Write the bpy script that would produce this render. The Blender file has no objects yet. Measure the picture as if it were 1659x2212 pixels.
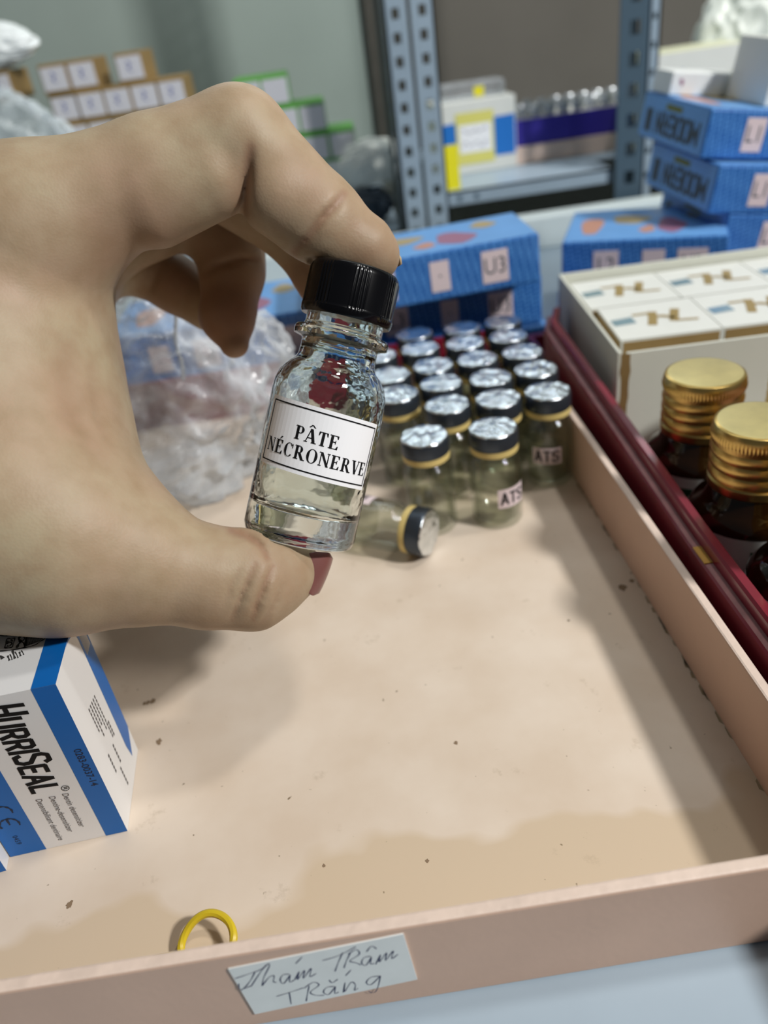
import bpy, bmesh, math, random
import numpy as np
from mathutils import Vector, Matrix, noise as mnoise

random.seed(7)
scn = bpy.context.scene
COL = scn.collection
PI = math.pi

# ------------------------------------------------------------------ camera
F_PX, PITCH, ROLL, CAM_H = 1688.4, 32.53, 8.5, 0.19
_p, _r = math.radians(PITCH), math.radians(ROLL)
CF = np.array([0, math.cos(_p), -math.sin(_p)])
_R0 = np.array([1.0, 0, 0]); _U0 = np.cross(_R0, CF)
CR = math.cos(_r) * _R0 - math.sin(_r) * _U0
CU = math.sin(_r) * _R0 + math.cos(_r) * _U0
CC = np.array([0, 0, CAM_H])

cam_d = bpy.data.cameras.new('camera')
cam = bpy.data.objects.new('camera', cam_d); COL.objects.link(cam)
cam_d.sensor_fit = 'VERTICAL'; cam_d.sensor_height = 36.0; cam_d.sensor_width = 27.0
cam_d.lens = 36.0 * F_PX / 2212.0
cam_d.clip_start = 0.01; cam_d.clip_end = 50
cam_d.dof.use_dof = True
cam_d.dof.focus_distance = 0.207
cam_d.dof.aperture_fstop = 9.0
M = Matrix.Identity(4)
for i in range(3):
    M[i][0] = CR[i]; M[i][1] = CU[i]; M[i][2] = -CF[i]; M[i][3] = CC[i]
cam.matrix_world = M
scn.camera = cam

# ------------------------------------------------------------------ light and exposure
scn.view_settings.view_transform = 'Standard'
scn.view_settings.look = 'None'
scn.view_settings.gamma = 1.0
scn.view_settings.use_curve_mapping = False
scn.view_settings.exposure = 0.0
scn.cycles.caustics_reflective = True
scn.cycles.max_bounces = 16
scn.cycles.transmission_bounces = 14
scn.cycles.transparent_max_bounces = 24

world = bpy.data.worlds.new('world'); scn.world = world
world.use_nodes = True
_bg = world.node_tree.nodes['Background']
_bg.inputs[0].default_value = (0.88, 0.95, 1.0, 1); _bg.inputs[1].default_value = 0.06

def area(name, loc, target, size, size_y, power, color, shape='RECTANGLE'):
    l = bpy.data.lights.new(name, 'AREA'); l.shape = shape; l.size = size
    if shape in ('RECTANGLE', 'ELLIPSE'): l.size_y = size_y
    l.energy = power; l.color = color
    o = bpy.data.objects.new(name, l); COL.objects.link(o)
    o.location = loc
    d = Vector(target) - Vector(loc)
    o.rotation_euler = d.to_track_quat('-Z', 'Y').to_euler()
    return o
# main lamp over the aisle; the other three lights are unseen, added fills
area('shadow_fill', (0.65, 0.30, 1.45), (0.03, 0.25, 0.0), 0.15, 0.15, 5.2, (1.0, 0.965, 0.92), 'DISK')  # added fill that lifts the shadow beside the right wall
area('cap_top_fill', (0.10, 0.90, 0.50), (0.04, 0.30, 0.0), 0.55, 0.07, 0.65, (0.9, 0.97, 1.0))  # added to brighten the silver and gold cap tops
area('aisle_lamp', (1.03, -0.39, 1.09), (-0.02, 0.2, 0.05), 0.13, 0.13, 23.0, (1.0, 0.985, 0.96))
area('rack_fill', (0.0, 0.55, 0.64), (0.04, 0.85, 0.08), 0.7, 0.05, 0.62, (0.95, 1.0, 1.0))  # added to brighten the cartons on the rack behind

HS = 1.42      # size and distance of hand and held bottle
# ------------------------------------------------------------------ pixel rays to points of the place
def ray(px):
    return CF + CR * (px[0] - 829.5) / F_PX - CU * (px[1] - 1106) / F_PX
def ptd(px, py, d):
    return CC + ray((px, py)) * d
def hpt(px, py, d): return ptd(px, py, d * HS)
def on_z(px, z):
    d = ray(px); return CC + d * (z - CAM_H) / d[2]
def on_y(px, y):
    d = ray(px); return CC + d * y / d[1]

# ------------------------------------------------------------------ materials
def lin(c):
    return tuple(((x / 255) / 12.92 if x / 255 <= 0.04045 else ((x / 255 + 0.055) / 1.055) ** 2.4) for x in c)
MATS = {}
def mat(name, rgb=(200, 200, 200), rough=0.5, metal=0.0, spec=0.5, trans=0.0, ior=1.45, sss=0.0, vary=0.0, vscale=60, bump=0.0, bscale=300, coat=0.0, alpha=1.0):
    if name in MATS: return MATS[name]
    m = bpy.data.materials.new(name); m.use_nodes = True
    nt = m.node_tree; b = nt.nodes['Principled BSDF']
    c = lin(rgb) + (1,)
    b.inputs['Base Color'].default_value = c
    b.inputs['Roughness'].default_value = rough
    b.inputs['Metallic'].default_value = metal
    b.inputs['Specular IOR Level'].default_value = spec
    b.inputs['Transmission Weight'].default_value = trans
    b.inputs['IOR'].default_value = ior
    b.inputs['Coat Weight'].default_value = coat
    b.inputs['Alpha'].default_value = alpha
    if sss:
        b.inputs['Subsurface Weight'].default_value = sss
        b.inputs['Subsurface Radius'].default_value = (0.004, 0.0015, 0.0008)
        b.inputs['Subsurface Scale'].default_value = 1.0
    tc = None
    if vary or bump:
        tc = nt.nodes.new('ShaderNodeTexCoord')
    if vary:
        n = nt.nodes.new('ShaderNodeTexNoise'); n.inputs['Scale'].default_value = vscale; n.inputs['Detail'].default_value = 5
        nt.links.new(tc.outputs['Object'], n.inputs['Vector'])
        r = nt.nodes.new('ShaderNodeValToRGB')
        r.color_ramp.elements[0].position = 0.3; r.color_ramp.elements[1].position = 0.7
        r.color_ramp.elements[0].color = tuple(x * (1 - vary) for x in c[:3]) + (1,)
        r.color_ramp.elements[1].color = tuple(min(1, x * (1 + vary)) for x in c[:3]) + (1,)
        nt.links.new(n.outputs['Fac'], r.inputs['Fac']); nt.links.new(r.outputs['Color'], b.inputs['Base Color'])
    if bump:
        n = nt.nodes.new('ShaderNodeTexNoise'); n.inputs['Scale'].default_value = bscale; n.inputs['Detail'].default_value = 4
        nt.links.new(tc.outputs['Object'], n.inputs['Vector'])
        bp = nt.nodes.new('ShaderNodeBump'); bp.inputs['Strength'].default_value = bump; bp.inputs['Distance'].default_value = 0.001
        nt.links.new(n.outputs['Fac'], bp.inputs['Height']); nt.links.new(bp.outputs['Normal'], b.inputs['Normal'])
    MATS[name] = m
    return m

def ramp2(nt, src, p0, p1, c0=(0, 0, 0, 1), c1=(1, 1, 1, 1)):
    r = nt.nodes.new('ShaderNodeValToRGB')
    r.color_ramp.elements[0].position = p0; r.color_ramp.elements[1].position = p1
    r.color_ramp.elements[0].color = c0; r.color_ramp.elements[1].color = c1
    nt.links.new(src, r.inputs['Fac']); return r.outputs['Color']
def mixc(nt, fac, a, b):
    m = nt.nodes.new('ShaderNodeMix'); m.data_type = 'RGBA'
    for s, v in ((0, fac), (6, a), (7, b)):
        if isinstance(v, (tuple, float, int)): m.inputs[s].default_value = v
        else: nt.links.new(v, m.inputs[s])
    return m.outputs[2]
def noise_node(nt, vec, scale, detail=4, rough=0.5):
    n = nt.nodes.new('ShaderNodeTexNoise'); n.inputs['Scale'].default_value = scale
    n.inputs['Detail'].default_value = detail; n.inputs['Roughness'].default_value = rough
    nt.links.new(vec, n.inputs['Vector']); return n.outputs['Fac']
def L4(rgb): return lin(rgb) + (1,)

def tray_floor_mat():
    m = mat('peach_paper_floor', (222, 203, 180), rough=0.55, spec=0.3)
    nt = m.node_tree; b = nt.nodes['Principled BSDF']
    tc = nt.nodes.new('ShaderNodeTexCoord'); v = tc.outputs['Object']
    sep = nt.nodes.new('ShaderNodeSeparateXYZ'); nt.links.new(v, sep.inputs[0])
    n1 = noise_node(nt, v, 16, 3)
    add = nt.nodes.new('ShaderNodeMath'); add.operation = 'MULTIPLY_ADD'
    nt.links.new(n1, add.inputs[0]); add.inputs[1].default_value = 0.085
    nt.links.new(sep.outputs['Y'], add.inputs[2])          # y + wobble: dried wet stain near the front
    stain = ramp2(nt, add.outputs[0], 0.0800, 0.0815, (1, 1, 1, 1), (0, 0, 0, 1))
    n2 = noise_node(nt, v, 30, 5)
    pale = mixc(nt, ramp2(nt, n2, 0.35, 0.65), L4((214, 196, 176)), L4((224, 209, 192)))
    c1 = mixc(nt, stain, pale, L4((208, 188, 162)))
    sp = noise_node(nt, v, 330, 2)
    c2 = mixc(nt, ramp2(nt, sp, 0.73, 0.78), c1, L4((120, 100, 75)))
    dirt = noise_node(nt, v, 55, 6, 0.7)
    c3 = mixc(nt, ramp2(nt, dirt, 0.62, 0.85), c2, L4((165, 145, 118)))
    nt.links.new(c3, b.inputs['Base Color'])
    return m

def skin_mat():
    m = mat('skin', (196, 158, 130), rough=0.5, spec=0.35, sss=0.12)
    nt = m.node_tree; b = nt.nodes['Principled BSDF']
    tc = nt.nodes.new('ShaderNodeTexCoord'); v = tc.outputs['Object']
    n1 = noise_node(nt, v, 38, 4)
    c = mixc(nt, ramp2(nt, n1, 0.35, 0.68), L4((174, 158, 130)), L4((174, 148, 123)))
    n2 = noise_node(nt, v, 140, 5)
    c = mixc(nt, ramp2(nt, n2, 0.4, 0.75), c, L4((163, 141, 113)))
    at = nt.nodes.new('ShaderNodeAttribute'); at.attribute_name = 'flush'
    c = mixc(nt, at.outputs['Fac'], c, L4((138, 88, 68)))
    nt.links.new(c, b.inputs['Base Color'])
    w = nt.nodes.new('ShaderNodeTexVoronoi'); w.inputs['Scale'].default_value = 1300
    nt.links.new(v, w.inputs['Vector'])
    n3 = noise_node(nt, v, 420, 4)
    ad = nt.nodes.new('ShaderNodeMath'); ad.operation = 'ADD'
    nt.links.new(w.outputs['Distance'], ad.inputs[0]); nt.links.new(n3, ad.inputs[1])
    bp = nt.nodes.new('ShaderNodeBump'); bp.inputs['Strength'].default_value = 0.08; bp.inputs['Distance'].default_value = 0.0004
    nt.links.new(ad.outputs[0], bp.inputs['Height']); nt.links.new(bp.outputs['Normal'], b.inputs['Normal'])
    return m

def glass_mat(name, rgb, rough=0.0, bump=0.0, bscale=200, ior=1.48):
    m = bpy.data.materials.new(name); m.use_nodes = True; nt = m.node_tree
    b = nt.nodes['Principled BSDF']
    b.inputs['Base Color'].default_value = L4(rgb); b.inputs['Roughness'].default_value = rough
    b.inputs['Transmission Weight'].default_value = 1.0; b.inputs['IOR'].default_value = ior
    if bump:
        tc = nt.nodes.new('ShaderNodeTexCoord')
        f = noise_node(nt, tc.outputs['Object'], bscale, 2)
        bp = nt.nodes.new('ShaderNodeBump'); bp.inputs['Strength'].default_value = bump; bp.inputs['Distance'].default_value = 0.002
        nt.links.new(f, bp.inputs['Height']); nt.links.new(bp.outputs['Normal'], b.inputs['Normal'])
    MATS[name] = m
    return m

def thin_glass(name, tint, edge, rough=0.03):
    """thin walled glass: see-through, reflecting more and tinted towards its rim"""
    m = bpy.data.materials.new(name); m.use_nodes = True; nt = m.node_tree
    nt.nodes.remove(nt.nodes['Principled BSDF']); out = nt.nodes['Material Output']
    lw = nt.nodes.new('ShaderNodeLayerWeight'); lw.inputs['Blend'].default_value = 0.22
    tr = nt.nodes.new('ShaderNodeBsdfTransparent')
    nt.links.new(mixc(nt, lw.outputs['Facing'], L4(tint), L4(edge)), tr.inputs[0])
    gl = nt.nodes.new('ShaderNodeBsdfGlossy'); gl.inputs['Roughness'].default_value = rough
    pw = nt.nodes.new('ShaderNodeMath'); pw.operation = 'POWER'; pw.inputs[1].default_value = 3.5
    lw2 = nt.nodes.new('ShaderNodeLayerWeight'); lw2.inputs['Blend'].default_value = 0.5
    nt.links.new(lw2.outputs['Facing'], pw.inputs[0])
    fr = nt.nodes.new('ShaderNodeMath'); fr.operation = 'MULTIPLY_ADD'; fr.inputs[1].default_value = 0.55; fr.inputs[2].default_value = 0.045
    nt.links.new(pw.outputs[0], fr.inputs[0])
    mx = nt.nodes.new('ShaderNodeMixShader')
    nt.links.new(fr.outputs[0], mx.inputs[0]); nt.links.new(tr.outputs[0], mx.inputs[1]); nt.links.new(gl.outputs[0], mx.inputs[2])
    nt.links.new(mx.outputs[0], out.inputs['Surface']); MATS[name] = m
    return m

def bag_mat(name, body, rgb=(225, 230, 235)):
    """thin clear plastic film: mostly see-through, glossy folds, a little milky"""
    m = bpy.data.materials.new(name); m.use_nodes = True; nt = m.node_tree
    nt.nodes.remove(nt.nodes['Principled BSDF'])
    out = nt.nodes['Material Output']
    tr = nt.nodes.new('ShaderNodeBsdfTransparent'); tr.inputs[0].default_value = (0.96, 0.97, 0.98, 1)
    p = nt.nodes.new('ShaderNodeBsdfPrincipled'); p.inputs['Base Color'].default_value = L4(rgb)
    p.inputs['Roughness'].default_value = 0.16; p.inputs['Specular IOR Level'].default_value = 0.8
    lw = nt.nodes.new('ShaderNodeLayerWeight'); lw.inputs['Blend'].default_value = 0.30
    tc = nt.nodes.new('ShaderNodeTexCoord')
    n = noise_node(nt, tc.outputs['Object'], 45, 5, 0.6)
    ma = nt.nodes.new('ShaderNodeMath'); ma.operation = 'MULTIPLY_ADD'
    nt.links.new(lw.outputs['Facing'], ma.inputs[0]); ma.inputs[1].default_value = 0.55
    r = ramp2(nt, n, 0.35, 0.75, (body * 0.4,) * 3 + (1,), (body * 1.6,) * 3 + (1,))
    nt.links.new(r, ma.inputs[2]); ma.use_clamp = True
    bp = nt.nodes.new('ShaderNodeBump'); bp.inputs['Strength'].default_value = 0.55; bp.inputs['Distance'].default_value = 0.003
    n2 = noise_node(nt, tc.outputs['Object'], 90, 4, 0.6)
    nt.links.new(n2, bp.inputs['Height']); nt.links.new(bp.outputs['Normal'], p.inputs['Normal'])
    mx = nt.nodes.new('ShaderNodeMixShader')
    nt.links.new(ma.outputs[0], mx.inputs[0]); nt.links.new(tr.outputs[0], mx.inputs[1]); nt.links.new(p.outputs[0], mx.inputs[2])
    nt.links.new(mx.outputs[0], out.inputs['Surface'])
    MATS[name] = m
    return m

def blue_card_mat(name, rgb_a, rgb_b, scale):
    m = mat(name, rgb_a, rough=0.32, spec=0.5)
    nt = m.node_tree; b = nt.nodes['Principled BSDF']
    tc = nt.nodes.new('ShaderNodeTexCoord')
    mp = nt.nodes.new('ShaderNodeMapping'); mp.inputs['Rotation'].default_value = (0.5, 0.8, 0.6)
    nt.links.new(tc.outputs['Object'], mp.inputs['Vector'])
    w = nt.nodes.new('ShaderNodeTexChecker'); w.inputs['Scale'].default_value = scale
    w.inputs['Color1'].default_value = L4(rgb_a); w.inputs['Color2'].default_value = L4(rgb_b)
    nt.links.new(mp.outputs[0], w.inputs['Vector']); nt.links.new(w.outputs['Color'], b.inputs['Base Color'])
    return m

# ------------------------------------------------------------------ object helpers
def thing(name, label, cat, loc=(0, 0, 0), rot=(0, 0, 0), group=None):
    o = bpy.data.objects.new(name, None); COL.objects.link(o)
    o.empty_display_size = 0.01
    o.location = loc; o.rotation_euler = rot
    o['label'] = label; o['category'] = cat
    if group: o['group'] = group
    return o
def tag(o, label, cat, group=None):
    o['label'] = label; o['category'] = cat
    if group: o['group'] = group
    return o

class MB:
    """collects faces with materials, then links them as ONE mesh object"""
    def __init__(self): self.v = []; self.f = []; self.m = []; self.mats = []
    def mi(self, m):
        if m not in self.mats: self.mats.append(m)
        return self.mats.index(m)
    def add(self, verts, faces, m):
        o = len(self.v); self.v += [tuple(p) for p in verts]
        k = self.mi(m)
        for f in faces: self.f.append(tuple(i + o for i in f)); self.m.append(k)
    def box(self, x0, x1, y0, y1, z0, z1, m, T=None):
        vs = [(x, y, z) for x in (x0, x1) for y in (y0, y1) for z in (z0, z1)]
        if T is not None: vs = [tuple(T @ Vector(p)) for p in vs]
        self.add(vs, [(0, 1, 3, 2), (4, 6, 7, 5), (0, 4, 5, 1), (2, 3, 7, 6), (0, 2, 6, 4), (1, 5, 7, 3)], m)
    def poly(self, pts, m): self.add(pts, [tuple(range(len(pts)))], m)
    def lathe(self, prof, n, m, T=None, rf=None):
        vs = []; fs = []
        for (r, z) in prof:
            for i in range(n):
                a = 2 * PI * i / n
                rr = r if rf is None else rf(r, z, a)
                vs.append((rr * math.cos(a), rr * math.sin(a), z))
        for j in range(len(prof) - 1):
            for i in range(n):
                fs.append((j * n + i, j * n + (i + 1) % n, (j + 1) * n + (i + 1) % n, (j + 1) * n + i))
        if prof[0][0] > 1e-9: fs.append(tuple(reversed(range(n))))
        if prof[-1][0] > 1e-9: fs.append(tuple((len(prof) - 1) * n + i for i in range(n)))
        if T is not None: vs = [tuple(T @ Vector(p)) for p in vs]
        self.add(vs, fs, m)
    def tube(self, pts, r, n, m, closed=False):
        P = [Vector(p) for p in pts]; vs = []; fs = []
        N = len(P); up = Vector((0.123, 0.31, 0.94)).normalized()
        for i in range(N):
            if closed: t = P[(i + 1) % N] - P[i - 1]
            else: t = P[min(i + 1, N - 1)] - P[max(i - 1, 0)]
            t.normalize(); a = t.cross(up)
            if a.length < 1e-4: a = t.cross(Vector((1, 0, 0)))
            a.normalize(); b = t.cross(a)
            rr = r[i] if isinstance(r, (list, tuple)) else r
            for k in range(n):
                th = 2 * PI * k / n
                vs.append(P[i] + (a * math.cos(th) + b * math.sin(th)) * rr)
        for i in range(N if closed else N - 1):
            j = (i + 1) % N
            for k in range(n):
                fs.append((i * n + k, i * n + (k + 1) % n, j * n + (k + 1) % n, j * n + k))
        if not closed:
            fs.append(tuple(reversed(range(n)))); fs.append(tuple((N - 1) * n + k for k in range(n)))
        self.add(vs, fs, m)
    def text(self, geo, fn, m):
        vs, fs = geo; pts = [Vector(fn(p[0], p[1])) for p in vs]
        if sum(len(f) for f in fs) == len(vs):      # loose strokes: keep overlapping pieces a hair apart
            for k, f in enumerate(fs):
                n = (pts[f[1]] - pts[f[0]]).cross(pts[f[-1]] - pts[f[0]])
                if n.length > 1e-14:
                    n.normalize()
                    for i in f: pts[i] = pts[i] + n * ((k % 40) * 5e-7)
        self.add(pts, fs, m)
    def build(self, name, parent=None, smooth=False, bevel=0.0, seg=2, loc=None, weld=False, angle=40):
        me = bpy.data.meshes.new(name)
        me.from_pydata(self.v, [], self.f)
        for m in self.mats: me.materials.append(m)
        me.polygons.foreach_set('material_index', self.m)
        bm = bmesh.new(); bm.from_mesh(me)
        if weld: bmesh.ops.remove_doubles(bm, verts=bm.verts, dist=1e-6)
        bmesh.ops.recalc_face_normals(bm, faces=bm.faces)
        bm.to_mesh(me); bm.free()
        if smooth:
            me.polygons.foreach_set('use_smooth', [True] * len(me.polygons))
            try: me.set_sharp_from_angle(angle=math.radians(angle))
            except Exception: pass
        o = bpy.data.objects.new(name, me); COL.objects.link(o)
        if parent: o.parent = parent
        if loc is not None: o.location = loc
        if bevel:
            md = o.modifiers.new('edge', 'BEVEL'); md.width = bevel; md.segments = seg; md.limit_method = 'ANGLE'; md.angle_limit = math.radians(50)
        return o

def copy_tree(o, parent=None):
    c = o.copy(); COL.objects.link(c)
    if parent: c.parent = parent
    for ch in o.children: copy_tree(ch, c)
    return c

# ---- lettering
_tc = {}
def text_geo(body, size=1.0, bold=0.0, align='CENTER', sx=1.0, shear=0.0):
    key = (body, bold, align, shear)
    if key not in _tc:
        c = bpy.data.curves.new('t', 'FONT'); c.body = body; c.size = 1.0; c.align_x = align; c.align_y = 'CENTER'
        c.offset = bold; c.shear = shear; c.resolution_u = 4
        o = bpy.data.objects.new('t', c); COL.objects.link(o)
        dg = bpy.context.evaluated_depsgraph_get()
        me = bpy.data.meshes.new_from_object(o.evaluated_get(dg))
        _tc[key] = ([(v.co.x, v.co.y) for v in me.vertices], [tuple(p.vertices) for p in me.polygons])
        bpy.data.objects.remove(o); bpy.data.curves.remove(c); bpy.data.meshes.remove(me)
    vs, fs = _tc[key]
    return ([(x * size * sx, y * size) for x, y in vs], fs)

def serif_glyph(ch):
    """bold roman capitals, unit cap height: list of convex polygons and the advance width"""
    P = []; TH, TN, SF = 0.19, 0.075, 0.06
    def rect(x0, y0, x1, y1): P.append([(x0, y0), (x1, y0), (x1, y1), (x0, y1)])
    def stem(x, y0=0.0, y1=1.0, s0=True, s1=True, w=TH):
        rect(x, y0, x + w, y1)
        if s0: rect(x - 0.085, y0, x + w + 0.085, y0 + SF)
        if s1: rect(x - 0.085, y1 - SF, x + w + 0.085, y1)
    def bar(xa, ya, xb, yb, w):
        P.append([(xa, ya), (xa + w, ya), (xb + w, yb), (xb, yb)])
    def ring(cx, cy, rx, ry, a0, a1, thick, thin, n=22):
        for i in range(n):
            q = []
            for a in (a0 + (a1 - a0) * i / n, a0 + (a1 - a0) * (i + 1) / n):
                t = thin + (thick - thin) * abs(math.cos(a)) ** 1.5
                q.append(((cx + rx * math.cos(a), cy + ry * math.sin(a)), (cx + (rx - t) * math.cos(a), cy + (ry - t * 0.55) * math.sin(a))))
            P.append([q[0][0], q[1][0], q[1][1], q[0][1]])
    if ch in 'EÉ':
        stem(0.10); rect(0.1, 0.94, 0.66, 1.0); rect(0.1, 0, 0.70, 0.06); rect(0.2, 0.48, 0.50, 0.55)
        P.append([(0.60, 0.76), (0.66, 0.76), (0.66, 1.0), (0.52, 0.96)]); P.append([(0.65, 0.26), (0.71, 0.26), (0.70, 0.0), (0.53, 0.04)])
        rect(0.46, 0.38, 0.51, 0.66); w = 0.80
    elif ch == 'T':
        stem(0.26, s1=False); rect(0.03, 0.94, 0.68, 1.0)
        P.append([(0.02, 0.72), (0.07, 0.72), (0.16, 0.95), (0.03, 1.0)]); P.append([(0.69, 0.72), (0.64, 0.72), (0.55, 0.95), (0.68, 1.0)]); w = 0.74
    elif ch == 'P':
        stem(0.10); ring(0.36, 0.73, 0.30, 0.27, -PI / 2, PI / 2, 0.18, 0.07); rect(0.2, 0.93, 0.37, 1.0); rect(0.2, 0.46, 0.37, 0.52); w = 0.72
    elif ch == 'R':
        stem(0.10); ring(0.36, 0.74, 0.29, 0.26, -PI / 2, PI / 2, 0.18, 0.07); rect(0.2, 0.93, 0.37, 1.0); rect(0.2, 0.48, 0.37, 0.54)
        bar(0.62, 0.0, 0.30, 0.52, 0.21); rect(0.60, 0, 0.90, SF); w = 0.88
    elif ch in 'AÂ':
        bar(0.06, 0.0, 0.34, 1.0, 0.07); bar(0.58, 0.0, 0.30, 1.0, 0.20); rect(0.17, 0.30, 0.60, 0.37)
        rect(-0.02, 0, 0.24, SF); rect(0.50, 0, 0.86, SF); w = 0.86
    elif ch == 'N':
        stem(0.10, w=0.07, s1=False); stem(0.66, w=0.07, s0=False); bar(0.62, 0.0, 0.05, 1.0, 0.19)
        rect(-0.02, 1 - SF, 0.2, 1.0); w = 0.86
    elif ch == 'C':
        ring(0.42, 0.5, 0.38, 0.51, 0.75, 2 * PI - 0.75, 0.20, 0.07, 30); P.append([(0.68, 0.66), (0.73, 0.66), (0.73, 1.0), (0.66, 0.90)])
        w = 0.82
    elif ch == 'O':
        ring(0.45, 0.5, 0.41, 0.52, 0, 2 * PI, 0.20, 0.07, 36); w = 0.92
    elif ch == 'V':
        bar(0.34, 0.0, 0.06, 1.0, 0.20); bar(0.42, 0.0, 0.66, 1.0, 0.07); rect(-0.02, 1 - SF, 0.36, 1.0); rect(0.56, 1 - SF, 0.82, 1.0); w = 0.80
    if ch == 'Â':
        P.append([(0.16, 1.10), (0.27, 1.10), (0.44, 1.26), (0.36, 1.30)]); P.append([(0.66, 1.10), (0.55, 1.10), (0.36, 1.26), (0.44, 1.30)])
    if ch == 'É':
        P.append([(0.30, 1.08), (0.38, 1.08), (0.58, 1.28), (0.42, 1.28)])
    return P, w
def serif_geo(word, size, total=None):
    vs = []; fs = []; x = 0
    for ch in word:
        P, w = serif_glyph(ch)
        for poly in P:
            o = len(vs); vs += [((p[0] + x), p[1]) for p in poly]; fs.append(tuple(range(o, o + len(poly))))
        x += w + 0.05
    x -= 0.05
    sx = size if total is None else total / x
    return ([((p[0] - x / 2) * sx, (p[1] - 0.5) * size) for p in vs], fs)

def ribbon(pts, w):
    """flat pen stroke in 2D, smoothed"""
    P = [Vector(p) for p in pts]; Q = []
    for i in range(len(P) - 1):
        p0 = P[max(i - 1, 0)]; p1 = P[i]; p2 = P[i + 1]; p3 = P[min(i + 2, len(P) - 1)]
        for k in range(6):
            t = k / 6
            Q.append(0.5 * ((2 * p1) + (p2 - p0) * t + (2 * p0 - 5 * p1 + 4 * p2 - p3) * t * t + (3 * p1 - p0 - 3 * p2 + p3) * t ** 3))
    Q.append(P[-1]); vs = []; fs = []
    for i, q in enumerate(Q):
        t = Q[min(i + 1, len(Q) - 1)] - Q[max(i - 1, 0)]
        if t.length < 1e-9: t = Vector((1, 0))
        t.normalize(); n = Vector((-t.y, t.x)) * w * 0.5 * (0.75 + 0.25 * math.sin(i * 0.7))
        vs += [tuple(q + n), tuple(q - n)]
    for i in range(len(Q) - 1): fs.append((2 * i, 2 * i + 1, 2 * i + 3, 2 * i + 2))
    return vs, fs

def pen(pts, w):
    """constant-width stroke with straight joints, 2D"""
    vs = []; fs = []; P = [Vector(p) for p in pts]
    for a, b in zip(P[:-1], P[1:]):
        t = (b - a)
        if t.length < 1e-9: continue
        L = t.length; t.normalize(); n = Vector((-t.y, t.x)) * w / 2; e = t * w * 0.25
        a2 = a - e; b2 = b + e; N = max(1, int((L + w / 2) / (w * 0.9) + 0.5))
        for k in range(N):
            p = a2.lerp(b2, k / N); q = a2.lerp(b2, (k + 1) / N); o = len(vs)
            vs += [tuple(p + n), tuple(p - n), tuple(q - n), tuple(q + n)]; fs.append((o, o + 1, o + 2, o + 3))
    return vs, fs
_SK = {'A': ([[(0.02, 0), (0.30, 1), (0.58, 0)], [(0.13, 0.32), (0.47, 0.32)]], .60), 'T': ([[(0, .95), (.56, .95)], [(.28, 0), (.28, .95)]], .56),
       'S': ([[(.54, .82), (.44, .94), (.12, .94), (.04, .80), (.06, .62), (.50, .42), (.54, .22), (.44, .06), (.12, .06), (.03, .20)]], .57),
       'H': ([[(.06, 0), (.06, 1)], [(.52, 0), (.52, 1)], [(.06, .5), (.52, .5)]], .58), 'U': ([[(.06, 1), (.06, .14), (.16, .05), (.42, .05), (.52, .14), (.52, 1)]], .58),
       'R': ([[(.06, 0), (.06, .94), (.42, .94), (.52, .82), (.52, .58), (.42, .46), (.06, .46)], [(.32, .46), (.54, 0)]], .58), 'I': ([[(.06, 0), (.06, 1)]], .12),
       'E': ([[(.50, .95), (.06, .95), (.06, .05), (.50, .05)], [(.06, .5), (.44, .5)]], .52), 'L': ([[(.06, 1), (.06, .05), (.48, .05)]], .50),
       'M': ([[(.06, 0), (.06, .96), (.34, .3), (.62, .96), (.62, 0)]], .68), 'O': ([[(.06, .14), (.06, .86), (.16, .95), (.42, .95), (.52, .86), (.52, .14), (.42, .05), (.16, .05), (.06, .14)]], .58),
       'D': ([[(.06, .05), (.06, .95), (.38, .95), (.52, .8), (.52, .2), (.38, .05), (.06, .05)]], .58), 'N': ([[(.06, 0), (.06, .96), (.52, .04), (.52, 1)]], .58), ' ': ([], .3)}
def block_geo(word, h, weight=0.16, sx=1.0, gap=0.14, shear=0.0, centre=True):
    """heavy sans capitals made of strokes; returns geometry and its width"""
    vs = []; fs = []; x = 0
    for ch in word:
        S, w = _SK[ch]
        for st in S:
            g = pen([((p[0] * sx + x), p[1]) for p in st], weight)
            o = len(vs); vs += g[0]; fs += [tuple(i + o for i in f) for f in g[1]]
        x += w * sx + gap
    x -= gap
    c = x / 2 if centre else 0; cy = 0.5 if centre else 0
    return ([((p[0] - c + shear * p[1]) * h, (p[1] - cy) * h) for p in vs], fs), x * h

# ------------------------------------------------------------------ shared materials
PEACH = mat('peach_paper', (214, 180, 158), rough=0.45, spec=0.4, vary=0.04, vscale=40, bump=0.06, bscale=500)
WORN_LIT = mat('worn_lit_peach_edge', (226, 205, 190), rough=0.5, vary=0.08, vscale=120, bump=0.2, bscale=350)
FLOORM = tray_floor_mat()
CRIMSON = mat('crimson_lacquer', (122, 26, 46), rough=0.25, spec=0.5, vary=0.08, vscale=50, coat=0.3)
CRIMSON_WORN = mat('worn_crimson_edge', (150, 100, 100), rough=0.5, vary=0.25, vscale=150)
STEEL = mat('painted_steel', (168, 186, 200), rough=0.38, spec=0.5, vary=0.05, vscale=25)
STEEL_DK = mat('blue_grey_steel', (150, 168, 182), rough=0.4, spec=0.5, vary=0.05, vscale=30)
PAPER = mat('white_paper', (248, 249, 252), rough=0.7, spec=0.2)
PAPER_GREY = mat('greyish_paper', (232, 236, 234), rough=0.6, vary=0.04, vscale=90)
PINKPAPER = mat('pinkish_sticker_paper', (222, 205, 208), rough=0.6)
INK = mat('black_ink', (18, 18, 20), rough=0.6, spec=0.2)
PEN = mat('blue_pen_ink', (44, 44, 88), rough=0.5)
SOFTINK = mat('grey_print', (96, 92, 92), rough=0.6)
WHITECARD = mat('white_card', (226, 228, 222), rough=0.5, vary=0.02)
KRAFT = mat('brown_kraft_card', (150, 124, 78), rough=0.7, vary=0.1)
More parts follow.
